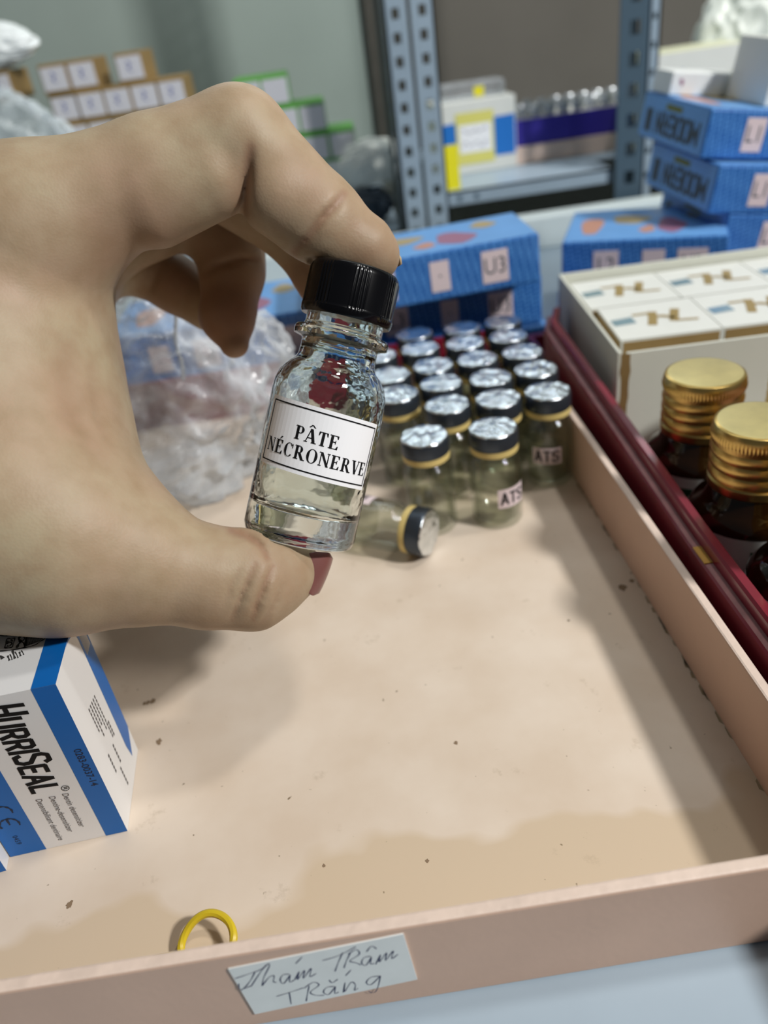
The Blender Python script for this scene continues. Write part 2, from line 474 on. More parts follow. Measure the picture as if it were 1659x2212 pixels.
BLUEP = blue_card_mat('blue_patterned_card', (34, 92, 168), (78, 138, 206), 520)
BLUEF = mat('light_blue_card', (112, 168, 228), rough=0.32, vary=0.05, vscale=60)
BLUET = mat('royal_blue_print', (6, 98, 176), rough=0.35)
GOLD = mat('gold_foil', (176, 152, 96), rough=0.4, metal=0.3)
DARKPRINT = mat('dark_grey_print', (66, 78, 88), rough=0.5)

# ------------------------------------------------------------------ setting
def struct(name, mb, **k):
    o = mb.build(name, **k); o['kind'] = 'structure'; return o
m = MB(); m.box(-3, 3, 0.99, 1.03, -0.9, 2.4, mat('grey_wall_paint', (140, 148, 142), rough=0.8, vary=0.05, vscale=4)); struct('wall_back', m)
m = MB(); m.box(-3, 3, -2.5, 1.03, -0.94, -0.9, mat('floor_tiles', (150, 145, 138), rough=0.4)); struct('floor', m)

# the steel shelf that carries the trays
sh = thing('steel_shelf', 'pale blue-grey painted steel shelf board under the peach tray', 'shelf')
m = MB(); m.box(-0.75, 0.75, -0.12, 0.70, -0.012, -0.0021, STEEL); m.build('board', sh, bevel=0.001)
m = MB(); m.box(-0.75, 0.75, 0.682, 0.70, -0.002, 0.026, mat('pale_steel', (206, 218, 218), rough=0.4)); m.build('back_flange', sh, bevel=0.002)
m = MB(); m.box(-0.75, 0.75, -0.123, -0.12, -0.045, -0.0025, STEEL); m.build('front_lip', sh)
for x in (-0.72, 0.69):
    for y in (-0.119, 0.64):
        m = MB(); m.box(x, x + 0.035, y, y + 0.035, -0.90, -0.0121, STEEL_DK); m.build('leg', sh)

# rack behind: slotted angle posts, shelf boards, back panels
rk = thing('storage_rack', 'blue-grey slotted steel rack standing behind the shelf', 'rack', (0, 0, 0))
def slotted_flange(mb, axis, u0, u1, c0, c1, z0, z1, m, hole=0.006, pitch=0.0165, z_off=0.0):
    """a plate with a column of square holes; axis 'x': plate spans u in x, thickness c in y"""
    def bx(a0, a1, zz0, zz1):
        if axis == 'x': mb.box(a0, a1, c0, c1, zz0, zz1, m)
        else: mb.box(c0, c1, a0, a1, zz0, zz1, m)
    mid = (u0 + u1) / 2; h = hole / 2
    bx(u0, mid - h, z0, z1); bx(mid + h, u1, z0, z1)
    z = z0
    while z < z1:
        bx(mid - h, mid + h, z, min(z + pitch - hole * 1.25, z1)); z += pitch
def slot_post(xa, xb, y0, z0, z1, side, m, hole=0.006, pitch=0.0165, deep=0.03):
    mb = MB()
    slotted_flange(mb, 'x', xa, xb, y0, y0 + 0.0018, z0, z1, m, hole, pitch)
    xs = xa if side < 0 else xb - 0.0018
    slotted_flange(mb, 'y', y0, y0 + deep, xs, xs + 0.0018, z0, z1, m, hole, pitch)
    return mb.build('post', rk)
slot_post(0.0565, 0.0745, 0.715, -0.9, 0.60, -1, STEEL_DK)
slot_post(0.0775, 0.0960, 0.715, -0.9, 0.60, 1, STEEL_DK)
DKST = mat('shaded_post_stud_steel', (70, 90, 104), rough=0.4)  # right post flange's shade painted as darker steel; also colours the dark studs
slot_post(0.2430, 0.2680, 0.715, -0.9, 0.60, 1, DKST, hole=0.0085, pitch=0.0225, deep=0.05)
slot_post(0.2690, 0.2800, 0.725, -0.9, 0.60, 1, STEEL_DK, hole=0.004, pitch=0.02)
m = MB(); m.box(0.0970, 0.2425, 0.722, 0.985, 0.0462, 0.0480, STEEL); m.box(0.0970, 0.2425, 0.722, 0.7245, 0.0365, 0.0480, STEEL_DK)
m.box(0.2810, 0.70, 0.73, 0.985, 0.0462, 0.0480, STEEL); m.box(0.2425, 0.2810, 0.77, 0.985, 0.0462, 0.0480, STEEL)
for x in (0.107, 0.122): m.lathe([(0.0022, 0), (0.0022, 0.0006)], 10, DKST, Matrix.Translation((x, 0.722, 0.042)) @ Matrix.Rotation(PI / 2, 4, 'X'))
m.build('shelf_board', rk)
m = MB(); m.box(-0.70, 0.054, 0.735, 0.985, 0.018, 0.020, STEEL_DK); m.build('shelf_board', rk)
m = MB(); m.box(-0.70, 0.052, 0.980, 0.984, 0.0205, 0.60, mat('grey_green_panel', (158, 171, 164), rough=0.55, vary=0.04, vscale=12)); m.build('back_panel', rk)
m = MB(); m.box(0.058, 0.70, 0.980, 0.984, 0.0485, 0.60, mat('grey_brown_panel', (103, 99, 91), rough=0.7, vary=0.06, vscale=12)); m.build('back_panel', rk)
m = MB(); m.box(0.0515, 0.0535, 0.722, 0.738, 0.0205, 0.60, mat('dark_green_steel', (52, 66, 68), rough=0.5)); m.build('side_panel', rk)
for x in (-0.70, 0.67):
    m = MB(); m.box(x, x + 0.03, 0.94, 0.975, -0.9, 0.0179, STEEL_DK); m.build('post', rk)

# ------------------------------------------------------------------ the peach tray
YAW = math.radians(0.7586); TY = 0.0919
tray = thing('box_tray', 'peach cardboard tray with a handwritten paper label on its front wall', 'tray', (-math.sin(YAW) * TY, math.cos(YAW) * TY, 0), (0, 0, YAW))
TXL, TXR, TYB, TH_, TT = -0.262, 0.0926, 0.338, 0.0283, 0.0032
mbase = MB(); mbase.box(TXL, TXR, TT, TYB - TT, -0.002, 0.0, FLOORM)
def wall(name, x0, x1, y0, y1, m_, top):
    mb = MB(); mb.box(x0, x1, y0, y1, -0.002, TH_, m_)
    # rounded worn top edge, its paler colour also stands for light from above
    o = mb.build(name, tray, bevel=0.0007, seg=2)
    o.data.materials.append(top)
    for p in o.data.polygons:
        if p.normal.z > 0.9: p.material_index = 1
    return o
wall('front_wall', TXL - TT, TXR + TT, 0.0, TT, PEACH, WORN_LIT)
wall('side_wall', TXR, TXR + TT, TT, TYB, PEACH, WORN_LIT)
wall('side_wall', TXL - TT, TXL, TT, TYB, PEACH, WORN_LIT)
o = wall('back_wall', TXL, TXR, TYB - TT, TYB, CRIMSON, CRIMSON); o['label'] = 'crimson back wall'
# grime line where floor and right wall meet
m = mbase
random.seed(3)
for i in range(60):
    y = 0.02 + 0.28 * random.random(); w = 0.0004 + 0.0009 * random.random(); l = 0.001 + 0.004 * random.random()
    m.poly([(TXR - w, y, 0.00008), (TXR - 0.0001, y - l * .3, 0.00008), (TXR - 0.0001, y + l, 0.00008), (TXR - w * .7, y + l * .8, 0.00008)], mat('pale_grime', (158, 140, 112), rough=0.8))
for (px, r) in (((343, 1603), 0.0010), ((330, 1515), 0.0010), ((312, 1520), 0.0007), ((320, 1518), 0.0008), ((923, 1860), 0.0005), ((985, 1605), 0.0006), ((700, 1870), 0.0004), ((150, 1955), 0.001), ((1345, 1270), 0.0015), ((1365, 1255), 0.001)):
    p = on_z(px, 0.0); lx = tray.matrix_basis.inverted() @ Vector(p)
    m.poly([(lx.x + r * math.cos(a) * random.uniform(.6, 1.3), lx.y + r * math.sin(a) * random.uniform(.6, 1.6), 0.0001) for a in [k * PI / 8 for k in range(16)]], mat('dark_grime', (138, 116, 92), rough=0.8))
m.build('base', tray)

def front_uv(px):
    """pixel to the tray front wall plane, local x and z"""
    Mi = np.array(tray.matrix_basis.inverted())
    d = Mi[:3, :3] @ ray(px); c = Mi[:3, :3] @ CC + Mi[:3, 3]
    t = -c[1] / d[1]; p = c + d * t
    return p[0], p[2]
lab = MB()
q = [front_uv(p) for p in ((493, 2090), (871, 2014), (901, 2112), (551, 2187))]
lab.poly([(x, -0.0004, z) for x, z in q] , PAPER_GREY)
lab.poly([(x, -0.00005, z) for x, z in q], PAPER_GREY)
for i in range(4):
    a, b = q[i], q[(i + 1) % 4]
    lab.poly([(a[0], -0.0004, a[1]), (b[0], -0.0004, b[1]), (b[0], -0.00005, b[1]), (a[0], -0.00005, a[1])], PAPER_GREY)
strokes = [
 [(492, 615), (560, 592), (625, 568), (652, 545)], [(596, 578), (575, 620), (548, 655), (525, 675)], [(512, 640), (520, 670), (575, 652)],
 [(575, 655), (625, 580), (662, 540), (668, 552), (640, 610), (632, 652)], [(632, 652), (665, 610), (692, 600), (690, 630), (706, 634)],
 [(770, 592), (738, 596), (724, 622), (742, 640), (775, 595)], [(775, 595), (772, 632), (795, 622)], [(803, 538), (836, 504)],
 [(798, 622), (822, 578), (812, 620), (848, 572), (842, 614), (882, 562), (876, 604), (908, 588)],
 [(940, 522), (1020, 498), (1110, 452)], [(1043, 482), (1022, 530), (1004, 578)],
 [(1082, 486), (1064, 520), (1050, 560)], [(1070, 490), (1112, 466), (1128, 490), (1080, 524), (1112, 534), (1135, 545)],
 [(1187, 500), (1152, 508), (1140, 536), (1163, 546), (1190, 504)], [(1190, 504), (1186, 540), (1204, 536)], [(1165, 478), (1190, 449), (1216, 462)],
 [(1212, 542), (1237, 492), (1230, 530), (1267, 483), (1262, 522), (1302, 473), (1294, 512), (1326, 490)],
 [(704, 706), (770, 686), (842, 662)], [(770, 684), (780, 745)],
 [(872, 652), (864, 690), (857, 730)], [(846, 664), (892, 634), (922, 648), (878, 684), (905, 700), (948, 700)],
 [(1000, 655), (962, 660), (945, 684), (972, 696), (1006, 655)], [(1006, 655), (1003, 690), (1022, 684)], [(974, 622), (990, 636), (1018, 618)], [(1058, 600), (1086, 570)],
 [(1046, 686), (1056, 634), (1052, 682), (1086, 634), (1108, 646), (1104, 674), (1122, 664)],
 [(1232, 602), (1188, 608), (1164, 634), (1188, 646), (1236, 600)], [(1236, 600), (1226, 650), (1210, 682), (1190, 686), (1174, 678)]]
for s in strokes:
    uv = [front_uv((300 + x / 2.37, 1850 + y / 2.37)) for x, y in s]
    g = ribbon(uv, 0.00028)
    lab.text(g, lambda a, b: (a, -0.00046, b), PEN)
o = lab.build('paper_label', tray); o['label'] = 'grey-white paper strip with two lines of handwriting'

# ------------------------------------------------------------------ rubber band behind the front wall
YB = mat('yellow_rubber', (206, 182, 40), rough=0.4, spec=0.4, sss=0.1)
rb = MB(); pts = []
c0 = on_z((455, 2040), 0.003)
for i in range(48):
    a = 2 * PI * i / 48
    x = 0.0068 * math.cos(a) * (1 - 0.12 * math.sin(a)) + 0.0012 * math.sin(a); y = 0.0052 * math.sin(a) - 0.0012 * math.cos(a)
    z = 0.0014 + 0.0027 * (1 + math.sin(a + 0.3)) + 0.0003 * math.cos(3 * a)
    pts.append((x, y, z))
rb.tube(pts, 0.0010, 8, YB, closed=True)
pts2 = [(-0.0145 + 0.011 * math.cos(2 * PI * i / 40) + 0.004, -0.0035 + 0.0028 * math.sin(2 * PI * i / 40), 0.0009) for i in range(40)]
rb.tube(pts2, 0.0009, 8, YB, closed=True)
o = rb.build('rubber_band', smooth=True, loc=(c0[0] - 0.0005, c0[1] + 0.0005, 0.0001))
tag(o, 'yellow rubber band lying inside the front wall of the peach tray', 'rubber band')

# ------------------------------------------------------------------ the bottle held in the hand
BD = 0.160 * HS
bc = ptd(706, 878, BD)
vd = ray((706, 878)); vd = vd / np.linalg.norm(vd)
ax = 0.213 * CR + 0.977 * CU; ax = ax - vd * (ax @ vd); ax /= np.linalg.norm(ax)
BL = 0.0560
bbase = bc - ax * BL * HS * 0.50
bx_ = np.cross(ax, -vd)   # to the right in the picture
bx_ /= np.linalg.norm(bx_); by_ = np.cross(ax, bx_)
BM = Matrix.Identity(4)
for i in range(3):
    BM[i][0] = bx_[i] * HS; BM[i][1] = by_[i] * HS; BM[i][2] = ax[i] * HS; BM[i][3] = bbase[i]
bot = thing('glass_bottle', 'small clear glass bottle with a black screw cap held between finger and thumb', 'bottle')
bot.matrix_basis = BM
R = 0.01165
GL = glass_mat('clear_bottle_glass', (240, 248, 246), bump=0.14, bscale=240)
prof = [(0.0, 0.0009), (0.0085, 0.0004), (0.0105, 0.0), (0.0113, 0.0005), (R, 0.0018), (R, 0.010), (R, 0.0295), (0.01145, 0.0315), (0.0108, 0.0335), (0.0096, 0.0353), (0.0084, 0.0364), (0.0079, 0.0374), (0.0078, 0.0390), (0.0078, 0.0405),
        (0.0084, 0.0409), (0.0096, 0.0412), (0.0097, 0.0418), (0.0097, 0.0425), (0.0094, 0.0430), (0.0082, 0.0433), (0.0079, 0.0440), (0.0079, 0.0535), (0.0060, 0.0537), (0.0058, 0.0525), (0.0058, 0.0375),
        (0.0066, 0.0358), (0.0086, 0.0340), (0.0097, 0.0318), (0.0100, 0.0295), (0.0100, 0.0080), (0.0096, 0.0066), (0.0080, 0.0060), (0.0, 0.0057)]
m = MB(); m.lathe(prof, 72, GL)
random.seed(5)
m.v = [(x * (1 + 0.010 * mnoise.noise(Vector((x * 420, y * 420, z * 300)))) if math.hypot(x, y) < R * 1.02 else x,
        y * (1 + 0.010 * mnoise.noise(Vector((x * 420 + 9, y * 420, z * 300)))), z) for x, y, z in m.v]
m.build('bottle_body', bot, smooth=True, weld=True, angle=60)
BLK = mat('black_plastic', (9, 9, 12), rough=0.2, spec=0.45)
def knurl(r, z, a):
    if 0.0472 < z < 0.0552 and r > 0.0085:
        s = (a % (PI / 4)) / (PI / 4)
        if s < 0.42: return r + 0.00022 * (0.5 + 0.5 * math.cos(2 * PI * s / 0.105))
        return r + 0.0001
    return r
capp = [(0.0083, 0.0456), (0.0090, 0.0455), (0.0093, 0.0460), (0.0094, 0.0470), (0.0091, 0.0473), (0.00905, 0.0476), (0.00895, 0.0545), (0.0088, 0.0553), (0.0084, 0.0558), (0.0078, BL), (0.0, BL)]
m = MB(); m.lathe(capp, 320, BLK, rf=knurl)
m.build('screw_cap', bot, smooth=True, angle=35)
# paper label wrapped round the body
lb = MB(); RL = R + 0.00012
LW, LH, LC, LA = 0.0256, 0.01345, 0.0207, math.radians(3.5)
PH0 = math.radians(-91)        # towards the viewer: -by
def wrap(u, v, e=0.0):
    uu = u * math.cos(LA) + v * math.sin(LA) * 0 ; vv = v - u * math.sin(LA) * 0.9
    uu = u + v * 0.02
    a = -PI / 2 + uu / R
    return ((RL + e) * math.cos(a), (RL + e) * math.sin(a), LC + vv)
# which sign of local y faces the camera
_s = 1 if (Vector(BM.col[1][:3]).dot(Vector(vd)) > 0) else -1
def wrap2(u, v, e=0.0):
    x, y, z = wrap(u, v, e); return (x, y * _s, z)
N = 28
for i in range(N):
    u0 = -LW / 2 + LW * i / N; u1 = -LW / 2 + LW * (i + 1) / N
    lb.add([wrap2(u0, -LH / 2), wrap2(u1, -LH / 2), wrap2(u1, LH / 2), wrap2(u0, LH / 2)], [(0, 1, 2, 3)], PAPER)
def strip(u0, v0, u1, v1):
    n = 28
    for i in range(n):
        a = u0 + (u1 - u0) * i / n if u1 - u0 > v1 - v0 else u0; b = u0 + (u1 - u0) * (i + 1) / n if u1 - u0 > v1 - v0 else u1
        lb.add([wrap2(a, v0, 5e-5), wrap2(b, v0, 5e-5), wrap2(b, v1, 5e-5), wrap2(a, v1, 5e-5)], [(0, 1, 2, 3)], INK)
        if not u1 - u0 > v1 - v0: break
bw = 0.00026; e0 = 0.00075
strip(-LW / 2 + e0, LH / 2 - e0 - bw, LW / 2 - e0 * .6, LH / 2 - e0); strip(-LW / 2 + e0, -LH / 2 + e0, LW / 2 - e0 * .6, -LH / 2 + e0 + bw)
strip(-LW / 2 + e0, -LH / 2 + e0, -LW / 2 + e0 + bw, LH / 2 - e0); strip(LW / 2 - e0 * .6 - bw, -LH / 2 + e0, LW / 2 - e0 * .6, LH / 2 - e0)
lb.text(serif_geo('PÂTE', 0.00265, 0.0089), lambda a, b: wrap2(a - 0.0005, b + 0.0011, 6e-5), INK)
lb.text(serif_geo('NÉCRONERVE', 0.00265, 0.0229), lambda a, b: wrap2(a + 0.0004, b - 0.0026, 6e-5), INK)
lb.build('paper_label', bot, smooth=True)

# ------------------------------------------------------------------ the hand: one continuous surface grown from a distance field
def hp(a): return np.array(hpt(a[0], a[1], a[2])), a[3] * a[2] * HS / F_PX
VOX = 0.0009
def make_hand():
    fingers = {
     'index': [(60, 500, .153, 160), (330, 378, .1535, 117), (515, 308, .155, 110), (692, 475, .157, 91), (790, 538, .159, 64), (812, 555, .160, 50)],
     'index_pad1': [(330, 425, .1532, 108), (450, 385, .1528, 90)],
     'index_pad2': [(604, 425, .1542, 88), (652, 465, .1555, 80)],
     'index_pad3': [(722, 516, .1572, 72), (775, 540, .1585, 62)],
     'thumb_pad': [(575, 1205, .1565, 62), (625, 1222, .160, 56)],
     'middle': [(120, 500, .168, 125), (420, 340, .176, 98), (640, 488, .1775, 80), (700, 600, .1785, 60), (716, 645, .1785, 50)],
     'ring': [(170, 510, .183, 110), (410, 440, .193, 84), (500, 548, .194, 68), (502, 590, .194, 67), (492, 685, .192, 58), (506, 742, .191, 32)],
     'pinky': [(190, 540, .198, 96), (300, 565, .205, 70), (380, 615, .207, 58), (450, 660, .207, 54)],
     'thumb': [(60, 1128, .150, 216), (175, 1190, .149, 160), (300, 1213, .151, 134), (450, 1247, .154, 108), (545, 1251, .1565, 107), (600, 1236, .159, 82), (630, 1228, .161, 62)],
    }
    palm = [[(-1500, 900, .175, 300), (-600, 880, .168, 300)], [(-600, 880, .168, 300), (-150, 880, .165, 320)],
            [(-150, 850, .165, 300), (60, 500, .153, 160)], [(-150, 850, .172, 270), (120, 500, .168, 125)],
            [(-150, 850, .180, 250), (170, 510, .183, 110)], [(-150, 850, .188, 230), (190, 540, .198, 96)],
            [(-150, 900, .160, 300), (60, 1128, .150, 214)], [(30, 560, .160, 165), (0, 850, .160, 212)], [(0, 850, .160, 212), (60, 1100, .153, 200)],
            [(0, 800, .175, 205), (20, 980, .170, 215)], [(90, 1000, .158, 150), (200, 1120, .156, 120)]]
    allp = [hp(a) for ch in fingers.values() for a in ch] + [hp(a) for s in palm for a in s]
    lo = np.min([p - r for p, r in allp], axis=0) - 0.004; hi = np.max([p + r for p, r in allp], axis=0) + 0.004
    n = np.ceil((hi - lo) / VOX).astype(int)
    gx = (lo[0] + VOX * np.arange(n[0], dtype=np.float32))[:, None, None].astype(np.float32)
    gy = (lo[1] + VOX * np.arange(n[1], dtype=np.float32))[None, :, None].astype(np.float32)
    gz = (lo[2] + VOX * np.arange(n[2], dtype=np.float32))[None, None, :].astype(np.float32)
    def sl(a, b, pad):
        i0 = np.maximum(np.floor((np.minimum(*a) - lo - pad) / VOX).astype(int), 0) if False else None
    def cone(A, B):
        (a, ra), (b, rb) = hp(A), hp(B)
        ba = (b - a).astype(np.float32); L = float(ba @ ba)
        px, py, pz = gx - a[0], gy - a[1], gz - a[2]
        t = np.clip((px * ba[0] + py * ba[1] + pz * ba[2]) / max(L, 1e-12), 0, 1)
        return np.sqrt((px - t * ba[0]) ** 2 + (py - t * ba[1]) ** 2 + (pz - t * ba[2]) ** 2) - (ra + (rb - ra) * t)
    def smin(a, b, k):
        h = np.maximum(k - np.abs(a - b), 0) / k
        return np.minimum(a, b) - h * h * k * 0.25
    P = None
    for s in palm:
        d = cone(*s); P = d if P is None else smin(P, d, 0.012 * HS)
    fd = {}
    for nme, ch in fingers.items():
        d = None
        for i in range(len(ch) - 1):
            e = cone(ch[i], ch[i + 1]); d = e if d is None else smin(d, e, 0.0022 * HS)
        fd[nme] = d
    idx = fd['index']
    for k in ('index_pad1', 'index_pad2', 'index_pad3'): idx = smin(idx, fd[k], 0.0016 * HS)
    D = smin(P, idx, 0.006 * HS)
    D = smin(D, smin(fd['thumb'], fd['thumb_pad'], 0.0015 * HS), 0.010 * HS)
    for k in ('middle', 'ring', 'pinky'): D = np.minimum(D, smin(P, fd[k], 0.004 * HS))
    # skin creases: shallow grooves along the joint lines, on the side that faces the viewer
    def groove(D, pts, depth, w, dd=0.0145):
        Q = [np.array(hpt(*p)) for p in pts]
        NQ = len(Q) - 1
        for iq, (a, b) in enumerate(zip(Q[:-1], Q[1:])):
            vdir = (a + b) / 2 - CC; vdir = vdir / np.linalg.norm(vdir)
            m0, m1 = np.minimum(a, b) - dd * 1.3, np.maximum(a, b) + dd * 1.3
            I = [slice(max(int((m0[k] - lo[k]) / VOX), 0), min(int((m1[k] - lo[k]) / VOX) + 1, n[k])) for k in range(3)]
            X, Y, Z = gx[I[0]], gy[:, I[1]], gz[:, :, I[2]]
            px, py, pz = X - a[0], Y - a[1], Z - a[2]; ba = b - a
            s = px * vdir[0] + py * vdir[1] + pz * vdir[2]
            px, py, pz = px - s * vdir[0], py - s * vdir[1], pz - s * vdir[2]
            bb = ba - vdir * (ba @ vdir)
            t = np.clip((px * bb[0] + py * bb[1] + pz * bb[2]) / max(bb @ bb, 1e-12), 0, 1)
            dist2 = (px - t * bb[0]) ** 2 + (py - t * bb[1]) ** 2 + (pz - t * bb[2]) ** 2
            tap = np.sin(np.clip((iq + t) / NQ, 0, 1) * PI * 0.9 + 0.15) ** 0.8
            g = depth * tap * np.exp(-dist2 / (w * w)) * np.exp(-(s / (dd * 0.7)) ** 4)
            D[I[0], I[1], I[2]] = np.maximum(D[I[0], I[1], I[2]], D0[I[0], I[1], I[2]] + g.astype(np.float32))
        return D
    D0 = D.copy()
    G = [([(541, 318, .148), (535, 360, .147), (530, 410, .147), (526, 452, .148), (512, 480, .149)],   .0017, .0010),
         ([(742, 420, .151), (722, 446, .150), (700, 468, .150), (668, 510, .151), (635, 545, .152)], .0012, .0008),
         ([(440, 592, .186), (470, 574, .186), (520, 560, .187), (560, 562, .187)], .0010, .0008),
         ([(350, 562, .202), (335, 600, .202), (322, 632, .202)], .0006, .0008),
         ([(500, 1146, .150), (535, 1158, .149), (562, 1178, .149), (578, 1205, .150)], .0011, .0007),
         ([(590, 1222, .151), (572, 1262, .149), (556, 1300, .149), (546, 1338, .150)], .0010, .00055), ([(552, 1218, .151), (534, 1258, .149), (516, 1300, .149), (500, 1340, .150)], .0009, .00055),
         ([(520, 1228, .150), (498, 1268, .148), (484, 1305, .149)], .0006, .0005), ([(612, 1262, .152), (590, 1310, .151), (566, 1345, .152)], .0006, .0005),
         ([(140, 760, .147), (150, 840, .147), (162, 910, .147), (185, 970, .147), (215, 1025, .148), (262, 1072, .149)], .0011, .0030),
         ([(196, 800, .151), (206, 900, .151), (228, 980, .151), (258, 1040, .151)], .0007, .0016)]
    G = [(p, dp * HS, w * HS) for p, dp, w in G]
    for p, dp, w in G: D = groove(D, p, dp, w)
    # the skin gives way where it presses on the bottle
    q = [gx - bbase[0], gy - bbase[1], gz - bbase[2]]
    h = q[0] * ax[0] + q[1] * ax[1] + q[2] * ax[2]
    rad = np.sqrt(np.maximum(q[0] ** 2 + q[1] ** 2 + q[2] ** 2 - h * h, 0))
    rr = np.where(h < 0.034 * HS, R * HS, 0.0095 * HS).astype(np.float32)
    db = np.maximum(rad - rr, np.maximum(-h, h - BL * HS)) - 0.0002
    D = np.maximum(D, -db)
    import openvdb
    g = openvdb.FloatGrid(); g.background = 1.0
    g.copyFromArray(np.ascontiguousarray(np.clip(D, -0.01, 0.01), dtype=np.float32))
    pts, quads = g.convertToQuads(0.0)
    pts = pts * VOX + lo
    me = bpy.data.meshes.new('hand')
    me.from_pydata(pts.tolist(), [], quads.tolist())
    bm = bmesh.new(); bm.from_mesh(me)
    # keep the largest connected piece, smooth it
    seen = set(); best = []
    bm.verts.ensure_lookup_table()
    for v in bm.verts:
        if v.index in seen: continue
        st = [v]; seen.add(v.index); comp = []
        while st:
            u = st.pop(); comp.append(u)
            for e in u.link_edges:
                w = e.other_vert(u)
                if w.index not in seen: seen.add(w.index); st.append(w)
        if len(comp) > len(best): best = comp
    bs = set(best)
    bmesh.ops.delete(bm, geom=[v for v in bm.verts if v not in bs], context='VERTS')
    for _ in range(2): bmesh.ops.smooth_vert(bm, verts=bm.verts, factor=0.5, use_axis_x=True, use_axis_y=True, use_axis_z=True)
    bmesh.ops.recalc_face_normals(bm, faces=bm.faces)
    bm.to_mesh(me); bm.free()
    # flushed skin: fingertips, knuckle creases
    co = np.empty(len(me.vertices) * 3, dtype=np.float32); me.vertices.foreach_get('co', co); co = co.reshape(-1, 3)
    fl = np.zeros(len(co), dtype=np.float32)
    for (a, s, wgt) in (((780, 560, .155), .011, .35), ((495, 690, .19), .014, .75), ((680, 620, .178), .010, .6), ((380, 620, .205), .010, .6), ((600, 1225, .152), .008, .3),
                        ((300, 560, .150), .012, .35), ((150, 900, .15), .008, .4), ((530, 400, .152), .006, .45), ((650, 420, .153), .008, .25), ((510, 1300, .152), .010, .25)):
        c = np.array(hpt(*a)); d2 = ((co - c) ** 2).sum(1); s *= HS; fl = np.maximum(fl, wgt * np.exp(-d2 / (s * s)))
    for p, dp, w in G:           # blood shows in the folds
        Q = [np.array(hpt(*x)) for x in p]
        for a, b in zip(Q[:-1], Q[1:]):
            for tt in np.linspace(0, 1, 7):
                c = a + (b - a) * tt; vdir = (c - CC) / np.linalg.norm(c - CC)
                e = co - c; s_ = e @ vdir; e = e - s_[:, None] * vdir
                fl = np.maximum(fl, (min(.5, dp * 330) if w < .0017 else .22) * np.exp(-(e ** 2).sum(1) / (1.3 * w) ** 2) * np.exp(-(s_ / .011) ** 4))
    at = me.attributes.new('flush', 'FLOAT', 'POINT'); at.data.foreach_set('value', fl)
    me.polygons.foreach_set('use_smooth', [True] * len(me.polygons))
    me.materials.append(skin_mat())
    o = bpy.data.objects.new('hand', me); COL.objects.link(o)
    return o
hand = make_hand()
tag(hand, 'bare hand pinching the small glass bottle between index finger and thumb', 'hand')
NAIL = mat('nail', (124, 80, 76), rough=0.28, spec=0.5, sss=0.1)
def nail(center, normal, along, w, l, th=0.0006, curve=0.0028, NAIL=NAIL):
    w *= HS; l *= HS; curve *= HS
    n = Vector(normal).normalized(); a = Vector(along); a = (a - n * a.dot(n)).normalized(); s = n.cross(a)
    mb = MB(); vs = []; fs = []; NU, NV = 12, 12
    for side in (1, -1):
        for j in range(NV + 1):
            v = -1 + 2 * j / NV
            for i in range(NU + 1):
                u = -1 + 2 * i / NU
                k = math.sqrt(max(0.004, 1 - abs(v) ** 3.2))
                uu = u * k
                hgt = -curve * uu * uu - 0.0006 * v * v + (th / 2) * side
                vs.append(Vector(center) + s * (uu * w / 2) + a * (v * l / 2) + n * hgt)
    st = (NU + 1) * (NV + 1)
    for j in range(NV):
        for i in range(NU):
            b = j * (NU + 1) + i
            fs.append((b, b + 1, b + NU + 2, b + NU + 1)); fs.append((st + b, st + b + NU + 1, st + b + NU + 2, st + b + 1))
    ring_ = [i for i in range(NU + 1)] + [j * (NU + 1) + NU for j in range(1, NV + 1)] + [NV * (NU + 1) + i for i in range(NU - 1, -1, -1)] + [j * (NU + 1) for j in range(NV - 1, 0, -1)]
    for p, q_ in zip(ring_, ring_[1:] + ring_[:1]): fs.append((p, q_, q_ + st, p + st))
    mb.add(vs, fs, NAIL)
    return mb.build('fingernail', hand, smooth=True)
nail(hpt(630, 1228, .161) + (CR * .88 - CU * .10 - CF * .42) * 0.0073 * HS - CU * 0.0004, CR * 0.74 - CU * 0.24 - CF * 0.62, CU * 0.80 + CR * 0.55 - CF * .1, 0.0084, 0.0092, curve=0.0024)
nail(hpt(812, 555, .160) + (CR * .62 + CU * .52 + CF * .50) * (50 * .16 * HS / F_PX), CR * 0.62 + CU * 0.52 + CF * 0.50, CR * 0.6 - CU * 0.8, 0.0068, 0.0080, NAIL=mat('pale_nail', (206, 182, 140), rough=0.35))

